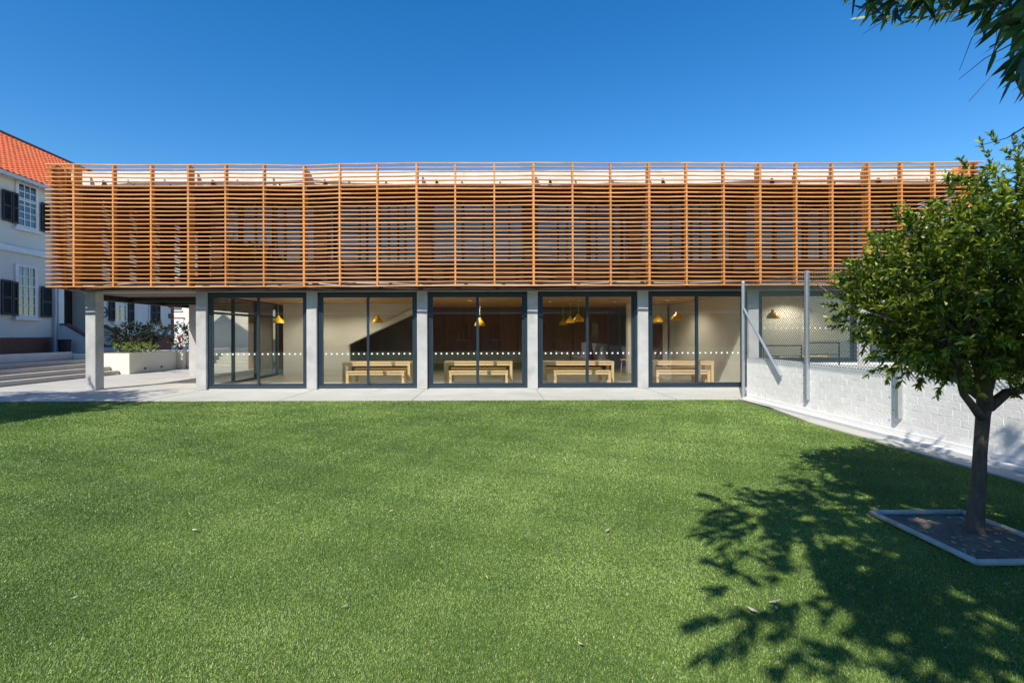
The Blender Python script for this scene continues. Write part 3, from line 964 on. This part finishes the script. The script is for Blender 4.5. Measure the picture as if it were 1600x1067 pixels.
w1 = sash_window(28, 55, 289, 352, 3, 6, (16, 25.5, 299, 347), (62, 75, 316, 361))
shutter(1, 15, 295, 343, w1)
w2 = sash_window(27, 53, 416, 490, 3, 5, (16, 25, 438, 491), (62, 78, 446, 494))
shutter(-1, 15, 435, 490, w2)
sash_window(179, 195, 462, 499, 2, 4, (169, 177, 463, 500), (198, 207, 465, 503))
w4 = sash_window(234, 247, 472, 503, 2, 4, (233.5, 240, 470, 504), (241, 248, 470, 504), False)
# window further along the upper floor hidden by the screen, one more near the camera
sash_window(-52, -20, 262, 340, 3, 6)
# quoins at the far corner
qz = 1.0
i = 0
while qz < ZE - .4:
    ln = .62 if i % 2 else .3
    MB().bbox(.003, .05, T1 - ln, T1 + .01, qz, qz + .36, .01).build('quoin', M['redbrick'], O)
    qz += .38; i += 1
# door steps with sloping parapets, leading out from the wall
yA, yB = tt(90), tt(150)
for yy, nm in ((yA, 0), (yB, 1)):
    MB().prism([(.01, .70), (.01, 2.25), (.35, 2.25), (2.2, 1.12), (2.75, 1.12), (2.75, .70)], yy, yy + .28, 'y').build('stair_parapet', M['cream'], O)
    cp = MB().prism([(.01, 2.252), (.35, 2.252), (2.2, 1.122), (2.75, 1.122), (2.75, 1.2), (2.22, 1.2), (.38, 2.33), (.01, 2.33)], yy - .04, yy + .32, 'y')
    cp.build('parapet_coping', M['coping'], O)
for i in range(5):
    MB().box(.1, 2.1 - i * .33, yA + .281, yB - .001, .70 + i * .17 + .001, .70 + (i + 1) * .17).build('step', M['stepc'], O)
# round badge on the wall
u = tt(161.5); zc = zz_(161.5, 486)
bd_ = thing('round_badge', (O.matrix_basis @ Vector((.02, u, zc))), 'round navy ring badge on the white wall beside the concrete column', 'badge')
bd_.rotation_euler = O.rotation_euler
LOCAL.add(bd_)
ring = MB()
pts = [(0.03, .28 * math.cos(a), .28 * math.sin(a)) for a in np.linspace(0, 2 * math.pi, 29)]
ring.tube(pts, .03, 6); ring.build('ring', M['signblue'], bd_)
MB().tube([(.03, -.2, -.02), (.03, -.07, .04), (.03, .06, -.04), (.03, .2, .03)], .028, 6).build('wave_bar', M['signblue'], bd_)

# lamp bracket dark bin-like box by the plinth
bn = thing('planter_tub', (-21.7, 24.6, .72), 'dark tub standing at the foot of the old building beside the downpipe', 'tub')
MB().lathe((-21.7, 24.6, .72), [(.22, 0), (.27, .75), (.30, .78), (.26, .80), (.24, .7)], 14).build('tub', M['steel'], bn)

# ---- steps, terrace, planters in the courtyard
mark(MB().box(-40, -18.3, 8, 60, -.05, .70).build('upper_terrace', M['stepc']), kind='structure')
S = thing('courtyard_steps', (-17, 16, 0), 'wide pale concrete steps rising to the old building', 'steps')
for i in range(4):
    MB().bbox(-18.32, -16.45 - i * .38, 8, 21.38, .0 + i * .172 + .001, (i + 1) * .172, .012).build('step', M['stepc'], S)
kw = thing('kerb_wall', (-18.6, 16, .7), 'low white kerb wall along the top of the steps', 'wall')
MB().bbox(-18.75, -18.5, 9.5, 21.38, .70, 1.0, .015).build('wall', M['render'], kw)
PLt = thing('planter_wall', (-17, 22, 0), 'ivory rendered planter wall at the end of the steps', 'planter')
MB().bbox(-18.8, -16.02, 21.4, 24.6, 0, .92, .015).build('planter_box', M['yellowrend'], PLt)
MB().bbox(-18.75, -15.72, 24.62, 25.1, 0, .94, .015).build('end_pier', M['yellowrend'], PLt)
MB().bbox(-15.70, -15.45, 24.9, 28.5, 0, .96, .015).build('side_wall', M['yellowrend'], PLt)
MB().box(-18.6, -16.2, 21.55, 24.5, .90, .935).build('soil', M['earth'], PLt)
for yv in (22.3, 23.4):
    MB().bbox(-16.018, -15.99, yv, yv + .12, .16, .24, .006).build('recessed_light', M['steel'], PLt)
S2 = thing('far_steps', (-15, 27, 0), 'small flight of concrete steps beyond the planter pier', 'steps')
for i in range(4):
    MB().bbox(-18.2, -13.0, 26.2 + i * .4, 28.6, i * .17 + .001, (i + 1) * .17, .012).build('step', M['stepc'], S2)

# ---- pale house seen through the undercroft
Hs = thing('pale_house', (-24, 46, 0), 'pale rendered house glimpsed beyond the undercroft', 'house')
MB().box(-31, -19, 44, 52, 0, 5.2).build('wall', M['yellowrend'], Hs)
MB().prism([(-31.5, 5.2), (-18.5, 5.2), (-25, 8.4)], 43.6, 52.4, 'y').build('roof', M['tile'], Hs)
wd = MB().box(-29.3, -28.0, 43.95, 43.998, 1.0, 3.2).build('door', M['white'], Hs)
MB().box(-29.4, -27.9, 43.93, 43.949, 3.2, 3.3).build('door_frame', M['coping'], Hs)
wd = MB().box(-29.4, -28.2, 43.95, 43.998, 4.0, 4.9).build('window', M['glass_old'], Hs)
MB().box(-29.5, -28.1, 43.9, 43.99, 3.86, 3.95).build('window_sill', M['white'], wd)

# ---- tiled house behind the camera: it shows only as the mirror image in the glass
Rf = thing('mirrored_house', (2, -25, 0), 'low house with red tiled roof mirrored in the ground floor glass', 'house')
MB().box(-38, 34, -30, -23, 0, 4.0).build('wall', M['redbrick'], Rf)
MB().prism([(-22.3, 3.95), (-22.3, 4.1), (-26.5, 8.6), (-30.7, 4.1), (-30.7, 3.95)], -38.8, 34.8, 'x').build('roof', M['tile'], Rf)
tr = MB()
for i in range(244):
    xx = -38.7 + i * .30
    tr.tube([(xx, -22.28, 4.16), (xx, -26.5, 8.68)], .085, 6)
mark(tr.build('roof_tiles', M['tile'], Rf), kind='stuff')
MB().box(-38.8, 34.8, -22.3, -22.2, 3.9, 4.12).build('fascia', M['white'], Rf)
for xx in (-7, -3.4, .2, 3.8, 7.4, 11):
    w = MB().box(xx - .6, xx + .6, -23, -22.96, 1.1, 2.9).build('window', M['glass_old'], Rf)
    MB().box(xx - .7, xx + .7, -23, -22.9, 1.0, 1.09).build('window_sill', M['white'], w)


# ================================================================== VEGETATION
def unit(n):
    v = RNG.normal(size=(n, 3)); return v / np.linalg.norm(v, axis=1)[:, None]


def leaves_np(base, d, L, W, tone, fold=.25, droop=.15):
    """base (n,3), direction (n,3) -> folded, drooping leaves of four triangles"""
    n = len(base)
    r = RNG.normal(size=(n, 3))
    side = np.cross(d, r); side /= np.linalg.norm(side, axis=1)[:, None] + 1e-9
    nor = np.cross(side, d)
    L = L[:, None]; W = W[:, None]
    dz = np.array([0, 0, 1.0]) * L * droop
    a = base + d * L * .30 - dz * .05 + nor * W * fold * .5; b = base + d * L * .66 - dz * .4 + nor * W * fold * .4
    tip = base + d * L - dz
    V = np.stack([base, a + side * W * .5, a - side * W * .5, b + side * W * .40, b - side * W * .40, tip], 1).reshape(-1, 3)
    i = np.arange(n)[:, None] * 6
    Fc = np.concatenate([i + np.array([[0, 2, 1]]), i + np.array([[1, 2, 4]]), i + np.array([[1, 4, 3]]), i + np.array([[3, 4, 5]])], 1).reshape(-1, 3)
    return V, Fc, np.repeat(tone, 4)


def foliage(twigs, per, L, W, material, name, parent, keep=None, spread=.8, tonebase=.45, tonevar=.22, tipbright=.25, fold=.25, droop=.15):
    """twigs: list of (start, end) ; leaves grow along each twig"""
    A = np.array([t[0] for t in twigs]); Bn = np.array([t[1] for t in twigs])
    n = len(A)
    k = RNG.uniform(.15, 1.05, (n, per)).reshape(-1)
    idx = np.repeat(np.arange(n), per)
    base = A[idx] + (Bn[idx] - A[idx]) * k[:, None]
    d = (Bn - A); d /= np.linalg.norm(d, axis=1)[:, None]
    dd = d[idx] + unit(len(idx)) * spread
    dd /= np.linalg.norm(dd, axis=1)[:, None]
    ln = L * RNG.uniform(.6, 1.2, len(idx)); wd = W * RNG.uniform(.75, 1.2, len(idx))
    twt = RNG.normal(0, .09, n)
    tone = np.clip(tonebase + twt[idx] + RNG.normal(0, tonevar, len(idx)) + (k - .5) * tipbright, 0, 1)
    if keep is not None:
        m = keep(base) & keep(base + dd * ln[:, None])
        base, dd, ln, wd, tone = base[m], dd[m], ln[m], wd[m], tone[m]
    V, Fc, T = leaves_np(base, dd, ln, wd, tone, fold, droop)
    V = V - np.array(OFF[parent])
    o = place(name, tri_mesh(name, V, Fc, T, material), parent, raw=True)
    return o


def crown_twigs(lobes, n, tlen, hollow=.55, up=.25):
    """twigs spread through a set of ellipsoid lobes, mostly near their skins"""
    out = []
    vol = [l[1][0] * l[1][1] * l[1][2] * (l[2] if len(l) > 2 else 1) for l in lobes]
    tot = sum(vol)
    for l, v in zip(lobes, vol):
        c, r = np.array(l[0]), np.array(l[1])
        for _ in range(int(n * v / tot)):
            u = unit(1)[0]
            rad = hollow + (1 - hollow) * RNG.random() ** .6
            if RNG.random() < .2: rad = RNG.random() ** .4
            p = c + u * r * rad
            d = u * .8 + np.array([0, 0, up]) + unit(1)[0] * .55
            d /= np.linalg.norm(d)
            e = p + d * tlen * RNG.uniform(.6, 1.25)
            out.append((p, e))
    return out


def branch(mb, a, b, r0, r1, wob=.06, n=6, sag=0):
    a, b = Vector(a), Vector(b)
    L = (b - a).length
    pts, rr = [], []
    for i in range(n + 1):
        t = i / n
        p = a.lerp(b, t)
        if 0 < i < n: p += Vector((random.uniform(-1, 1), random.uniform(-1, 1), random.uniform(-.6, .6))) * wob * L
        p.z += sag * math.sin(math.pi * t) * L
        pts.append(p); rr.append(r0 + (r1 - r0) * t)
    mb.tube(pts, rr, 8)
    return pts


# ---- the small tree on the lawn
TB = Vector((4.17, 4.2, 0))
T1_ = thing('lawn_tree', TB, 'small leafy tree with round crown growing in the edged bed on the lawn', 'tree')
tk = MB()
tk.tube([(4.14, 4.2, -.06), (4.15, 4.2, .05), (4.18, 4.2, .35), (4.20, 4.2, .70), (4.235, 4.21, 1.0), (4.27, 4.22, 1.12)],
        [.095, .066, .052, .047, .049, .052], 14)
tk.build('trunk', M['bark'], T1_, True)
lm = MB()
J = (4.25, 4.21, 1.02)
lm.tube([(4.22, 4.2, .98), (4.10, 4.16, 1.09), (3.98, 4.12, 1.20), (3.90, 4.08, 1.36), (3.80, 4.0, 1.55), (3.6, 3.95, 1.9)], [.038, .030, .027, .024, .020, .012], 10)
lm.tube([(4.27, 4.22, 1.05), (4.27, 4.25, 1.35), (4.22, 4.3, 1.7), (4.25, 4.35, 2.2), (4.4, 4.4, 2.7)], [.058, .052, .044, .034, .016], 10)
lm.tube([(4.29, 4.22, 1.07), (4.45, 4.22, 1.20), (4.65, 4.2, 1.24), (4.95, 4.15, 1.33), (5.3, 4.1, 1.6)], [.045, .038, .034, .028, .018], 10)
lm.tube([(4.28, 4.25, 1.15), (4.1, 4.5, 1.45), (3.9, 4.75, 1.8), (3.7, 4.9, 2.1)], [.05, .04, .03, .018], 8)
lm.tube([(4.28, 4.25, 1.2), (4.6, 4.45, 1.6), (4.9, 4.5, 2.1), (5.0, 4.5, 2.8)], [.06, .05, .04, .02], 8)
lm.tube([(4.0, 4.13, 1.19), (4.12, 4.1, 1.30), (4.2, 4.08, 1.36)], [.012, .009, .006], 6)
for _ in range(45):
    s = random.choice([(3.8, 4.0, 1.6), (4.24, 4.32, 1.9), (4.25, 4.35, 2.2), (5.0, 4.15, 1.4), (3.9, 4.75, 1.8), (4.9, 4.5, 2.1)])
    e = Vector(s) + Vector((random.uniform(-.75, .75), random.uniform(-.6, .6), random.uniform(.05, .7)))
    branch(lm, s, e, .016, .005, .06, 4)
lm.build('limbs', M['bark'], T1_, True)
lobes = [((3.92, 4.2, 1.92), (.48, .66, .44)), ((4.08, 4.2, 2.24), (.72, .80, .56)), ((4.7, 4.15, 1.50), (.32, .4, .2)), ((4.55, 4.3, 2.1), (.7, .9, .64)), ((4.75, 4.3, 2.0), (.55, .8, .55)),
         ((3.80, 4.15, 1.62), (.38, .5, .26)), ((4.45, 4.3, 1.72), (.7, .7, .32)), ((4.0, 4.6, 2.0), (.6, .6, .5)), ((4.0, 4.0, 1.68), (.5, .5, .28)), ((4.75, 4.4, 2.65), (.4, .5, .45), .7), ((4.85, 4.5, 3.05), (.34, .4, .45), .7)]
tw = crown_twigs(lobes, 2500, .19)
# loose shoots rising out of the right side of the crown
for _ in range(26):
    s = np.array((RNG.uniform(4.35, 4.95), RNG.uniform(4.0, 4.6), RNG.uniform(2.45, 2.9)))
    e = s + np.array((RNG.uniform(-.25, .2), RNG.uniform(-.1, .1), RNG.uniform(.25, .6)))
    tw += [(s + (e - s) * a, s + (e - s) * min(1, a + .35)) for a in (0, .3, .65)]
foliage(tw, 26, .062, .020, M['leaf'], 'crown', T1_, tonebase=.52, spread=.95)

# bed round its trunk
E = thing('tree_bed', (4.0, 4.1, 0), 'earth bed with pale rounded edging round the small tree', 'tree bed')
ez, er = .020, .024
cx0, cx1, cy0, cy1 = 3.575, 4.44, 3.60, 4.61
for a, b in (((cx0, cy0), (cx0, cy1)), ((cx0, cy1), (cx1, cy1)), ((cx1, cy1), (cx1, cy0)), ((cx1 + .0, cy0), (cx0, cy0))):
    MB().tube([(a[0], a[1], ez), ((a[0] + b[0]) / 2, (a[1] + b[1]) / 2, ez + .004), (b[0], b[1], ez)], er, 10).build('edging', M['edging'], E, True)
sg = MB()
n = 16
for i in range(n):
    for j in range(n):
        def q(i, j):
            x = cx0 + (cx1 - cx0) * i / n; y = cy0 + (cy1 - cy0) * j / n
            return (x, y, .004 + .012 * math.sin(x * 21 + 3 * math.sin(y * 9)) * math.sin(y * 17 + x * 5))
        sg.quad(q(i, j), q(i + 1, j), q(i + 1, j + 1), q(i, j + 1))
sg.build('soil', M['earth'], E, True)

nl = 90
bp_ = np.stack([RNG.uniform(cx0 + .05, cx1 - .05, nl), RNG.uniform(cy0 + .05, cy1 - .05, nl), RNG.uniform(.016, .026, nl)], 1)
an_ = RNG.uniform(0, 6.28, nl)
lv, lfc, ltn = leaves_np(bp_, np.stack([np.cos(an_), np.sin(an_), RNG.uniform(-.05, .2, nl)], 1), RNG.uniform(.03, .07, nl), RNG.uniform(.010, .02, nl), RNG.uniform(.3, 1, nl))
lo_ = place('leaf_litter', tri_mesh('leaf_litter', lv - np.array(OFF[E]), lfc, ltn, M['litter']), E, raw=True)
lo_['kind'] = 'stuff'
# ---- the tall tree beside the camera whose boughs hang into the upper right corner
TB2 = Vector((6.4, -1.2, 0))
T2_ = thing('overhanging_tree', TB2, 'tree with long narrow leaves hanging into the upper right corner', 'tree')
t2 = MB()
t2.tube([(6.4, -1.2, -.05), (6.35, -1.2, .6), (6.2, -1.15, 1.6), (6.0, -1.0, 2.6), (5.7, -.8, 3.5)], [.24, .19, .16, .14, .11], 14)
t2.build('trunk', M['bark'], T2_, True)
l2 = MB()
tips = [(1.0, .5, 4.1), (2.0, .8, 4.2), (3.3, 1.4, 4.0), (3.4, .3, 4.6), (4.6, 1.9, 4.2), (1.9, -.5, 4.3), (1.6, -1.6, 4.4), (5.0, .8, 5.0), (5.9, .6, 5.0), (.4, -.6, 4.1), (4.2, 1.3, 4.4)]
for e in tips:
    p = branch(l2, (5.75, -.85, 3.4), e, .055, .012, .03, 7, .06)
l2.build('limbs', M['bark'], T2_, True)


def frame_px(P):
    Yc = np.maximum(P[:, 1], 1e-3)
    return VX + F * P[:, 0] / Yc, HY - F * (P[:, 2] - EYE) / Yc


def keep2(P):
    """cuts leaves that project into or near the frame below an image-pixel fringe"""
    x, y = frame_px(P)
    infront = P[:, 1] > .05
    fringe = np.interp(x, [1285, 1310, 1345, 1370, 1400, 1430, 1470, 1500, 1530, 1560, 1600, 1700], [-10, 22, 56, 66, 40, 60, 40, 44, 95, 195, 225, 330])  # outline in image pixels; leaves projecting below it are removed
    vis = infront & (y > fringe) & (x > -260) & (x < 1900)
    return ~vis


lob2 = [((1.0, .55, 4.1), (.75, .75, .4)), ((1.9, .7, 4.2), (1.0, .9, .6)), ((2.9, .8, 4.3), (1.1, 1.0, .7)), ((.45, -.55, 4.1), (.75, .55, .35), .7), ((1.5, -.5, 4.3), (.9, .7, .5)), ((2.5, -.4, 4.4), (1.1, .9, .7)),
        ((.75, -1.4, 4.2), (.7, .5, .35), .6), ((1.3, -.9, 4.3), (.9, .6, .4), 1.2), ((2.3, -1.1, 4.5), (1.0, .8, .5), 1.2), ((1.8, -1.6, 4.4), (1.0, .7, .5)), ((3.4, -1.3, 4.6), (1.3, 1.0, .8)), ((4.3, .5, 4.5), (1.2, 1.2, .9)), ((5.3, 0, 4.9), (1.3, 1.2, .9)), ((4.2, 1.6, 4.3), (1.1, .9, .7), .8)]
tw2 = crown_twigs(lob2, 3300, .36, .3, -.25)
foliage(tw2, 16, .15, .042, M['leaf2'], 'crown', T2_, keep2, .6, fold=.15, droop=.3)  # crown trimmed by camera projection to the pixel fringe
# hanging sprays in the corner of the view
tw3 = []
for x, y, Y in ((1335, -8, 2.1), (1365, 8, 2.1), (1350, 20, 2.15), (1395, 20, 2.1), (1420, 4, 2.0), (1450, 8, 2.0), (1480, 2, 2.0), (1510, -5, 1.9), (1540, 15, 1.8), (1375, 30, 2.2), (1550, 20, 1.7),
                (1580, 60, 1.5), (1590, 110, 1.4), (1575, 130, 1.5), (1595, 160, 1.35), (1570, 30, 1.5), (1590, 20, 1.4), (1600, 90, 1.3), (1460, -10, 2.0), (1495, 10, 1.9), (1385, -5, 2.1), (1430, 18, 2.1), (1600, 40, 1.35), (1560, 75, 1.6),
                (1610, 130, 1.3), (1612, 60, 1.3), (1605, 10, 1.3)):
    Yv = Y + RNG.uniform(-.12, .12)
    e = np.array((PX(x, Yv), Yv, PZ(y, Yv)))
    s = e + np.array((.16, RNG.uniform(-.05, .05), .20)) * RNG.uniform(.6, 1.1)
    tw3.append((s, e))
foliage(tw3, 13, .105, .021, M['leaf2'], 'hanging_sprays', T2_, keep2, .95, tonebase=.4, tonevar=.3, fold=.15, droop=.12)
tw4 = []
for _ in range(46):
    x = RNG.uniform(1315, 1560); Yv = RNG.uniform(2.4, 3.2)
    y = RNG.uniform(-45, np.interp(x, [1310, 1360, 1480, 1560], [4, 44, 34, 25]))
    e = np.array((PX(x, Yv), Yv, PZ(y, Yv)))
    tw4.append((e + np.array((RNG.uniform(.05, .3), RNG.uniform(-.1, .1), RNG.uniform(.0, .22))), e))
foliage(tw4, 10, .095, .019, M['leaf2'], 'leaf_sprigs', T2_, keep2, 1.0, tonebase=.5, tonevar=.3, fold=.15, droop=.1)
tw3 += tw4
for nm in ('hanging_sprays', 'leaf_sprigs'):
    bpy.data.objects[nm]['kind'] = 'stuff'
l3 = MB()
for s, e in tw3:
    l3.tube([tuple(s + (s - e) * .9 + np.array((.05, 0, .1))), tuple(s), tuple(e)], [.006, .004, .0018], 5)
for pts in (((1568, 2, 1.9), (1520, 62, 1.9), (1500, 113, 1.9)), ((1600, 62, 1.8), (1540, 94, 1.8), (1499, 127, 1.8)), ((1620, 190, 1.6), (1575, 218, 1.6), (1525, 232, 1.6)), ((1615, 84, 1.7), (1550, 122, 1.7), (1515, 161, 1.7)), ((1440, -5, 2.1), (1395, 27, 2.1), (1350, 55, 2.1))):
    q = [(PX(a, c), c, PZ(b, c)) for a, b, c in pts]
    l3.tube(q, [.0032, .0016, .0008], 5)
l3.build('twigs', M['bark'], T2_, True)

# ---- a garden tree left of the frame: its shade falls on the lawn corner and the paving
TB3 = Vector((-15.1, 6.6, 0))
T3_ = thing('shade_tree', TB3, 'broad tree left of the lawn whose shade dapples the paving', 'tree')
t3 = MB()
t3.tube([(-15.1, 6.6, -.05), (-15.0, 6.6, 1.2), (-14.8, 6.7, 2.6), (-14.5, 6.9, 4.0)], [.28, .22, .18, .13], 12)
t3.build('trunk', M['bark'], T3_, True)
l4 = MB()
for e in ((-12.4, 7.6, 5), (-15.6, 8, 5.6), (-13.4, 5.6, 5.5), (-14.5, 7.2, 6.6), (-12.9, 6.6, 5.8), (-16, 6, 5.4)):
    branch(l4, (-14.75, 6.75, 2.8), e, .09, .02, .04, 6)
l4.build('limbs', M['bark'], T3_, True)
lob3 = [((-13.0, 7.6, 5.0), (1.3, 1.3, .9)), ((-14.6, 7.9, 5.6), (1.6, 1.5, 1.2)), ((-13.6, 6.1, 5.4), (1.5, 1.3, 1.1)), ((-15.9, 6.7, 5.2), (1.4, 1.4, 1.0)), ((-12.3, 6.6, 5.4), (.9, 1.0, .8)), ((-14.8, 9.0, 5.2), (1.2, .9, .9)), ((-13.0, 5.9, 5.0), (1.2, 1.3, .7), 2.5), ((-15.0, 5.0, 5.2), (1.4, 1.2, .8)), ((-13.2, 9.4, 5.3), (.9, .8, .5), .6), ((-16.6, 8.8, 5.3), (1.1, 1, .7))]
foliage(crown_twigs(lob3, 2900, .42, .35), 13, .16, .065, M['leaf'], 'crown', T3_)


# ---- courtyard planting
def shrub(c, r, n, per, L, Wd, material, label, name='shrub', cat='shrub', up=.3):
    t = thing(name, (c[0], c[1], c[2] - r[2]), label, cat)
    st = MB()
    for _ in range(6):
        branch(st, (c[0] + random.uniform(-.1, .1), c[1], c[2] - r[2]), (c[0] + random.uniform(-.6, .6) * r[0], c[1] + random.uniform(-.6, .6) * r[1], c[2] + random.uniform(-.2, .5) * r[2]), .025, .008, .05, 4)
    st.build('stem', M['bark'], t, True)
    foliage(crown_twigs([(c, r)], n, L * 2.6, .5, up), per, L, Wd, material, 'foliage', t)
    return t


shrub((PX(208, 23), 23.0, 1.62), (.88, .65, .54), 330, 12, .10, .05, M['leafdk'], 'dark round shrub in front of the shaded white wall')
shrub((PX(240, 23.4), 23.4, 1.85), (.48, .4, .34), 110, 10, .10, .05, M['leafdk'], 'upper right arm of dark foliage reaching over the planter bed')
for i, (px, lab) in enumerate(((186, 'yellow green flowering clump nearest the column on the planter edge'), (203, 'second flowering clump from the column on the planter edge'), (219, 'largest yellow flowering clump in the middle of the planter edge'), (236, 'flowering clump at the right end of the planter edge'))):
    shrub((PX(px, 21.8), 21.8, 1.13), (.20, .2, .12), 34, 9, .07, .03, M['leafyl'], lab, 'flowering_plant', 'plant', .6)
sh = shrub((PX(277, 25.6), 25.9, 1.55), (.42, .35, .6), 90, 10, .13, .05, M['leafdk'], 'dark upright plant with red flowers behind the planter pier', 'flowering_shrub', 'shrub', .6)
fl = MB()
for _ in range(12):
    p = Vector((PX(283, 25.6) + random.uniform(-.12, .12), 25.5 + random.uniform(-.1, .1), 1.55 + random.uniform(-.12, .12)))
    fl.lathe(p, [(.0, -.03), (.05, 0), (.03, .035), (0, .04)], 6)
fl.build('flower', M['flower'], sh)

# ================================================================== FALLEN LEAVES
lf = MB()
lf.quad((-.045, 0, .004), (0, -.011, 0), (.05, 0, .012), (0, .012, .003))
lf.quad((-.045, 0, .001), (0, -.011, -.003), (.05, 0, .009), (0, .012, 0))
lfm = lf.mesh('fallen_leaf', M['straw'])
spots = [(303, 829), (421, 761), (1209, 945), (1212, 955), (1175, 958), (948, 832), (667, 705), (980, 700), (1130, 800), (1395, 737), (1405, 745), (1372, 795), (1268, 740), (1560, 795), (538, 950), (760, 905), (240, 720), (116, 935), (905, 1010), (610, 800)]
for i, (x, y) in enumerate(spots):
    Y = F * EYE / (y - HY)
    o = place('fallen_leaf', lfm, None, (PX(x, Y), Y, .018), (random.uniform(-.2, .2), random.uniform(-.2, .2), random.uniform(0, 6)))
    s = random.uniform(.7, 1.1) * (1 if i < 6 else .65)
    o.scale = (s, s, s)
    lab = {0: 'largest dry leaf on the sunlit lawn at left', 1: 'dry leaf on the lawn below the leftmost glazed bay', 2: 'upper one of a pair of dry leaves at the tree shade edge',
           3: 'lower one of a pair of dry leaves at the tree shade edge', 4: 'single dry leaf left of the pair at the tree shade edge', 5: 'dry leaf alone in the middle of the sunlit lawn'}.get(i, 'tiny dry straw coloured scrap of leaf on the lawn')
    mark(o, lab, 'leaf', 'fallen leaves on the lawn')
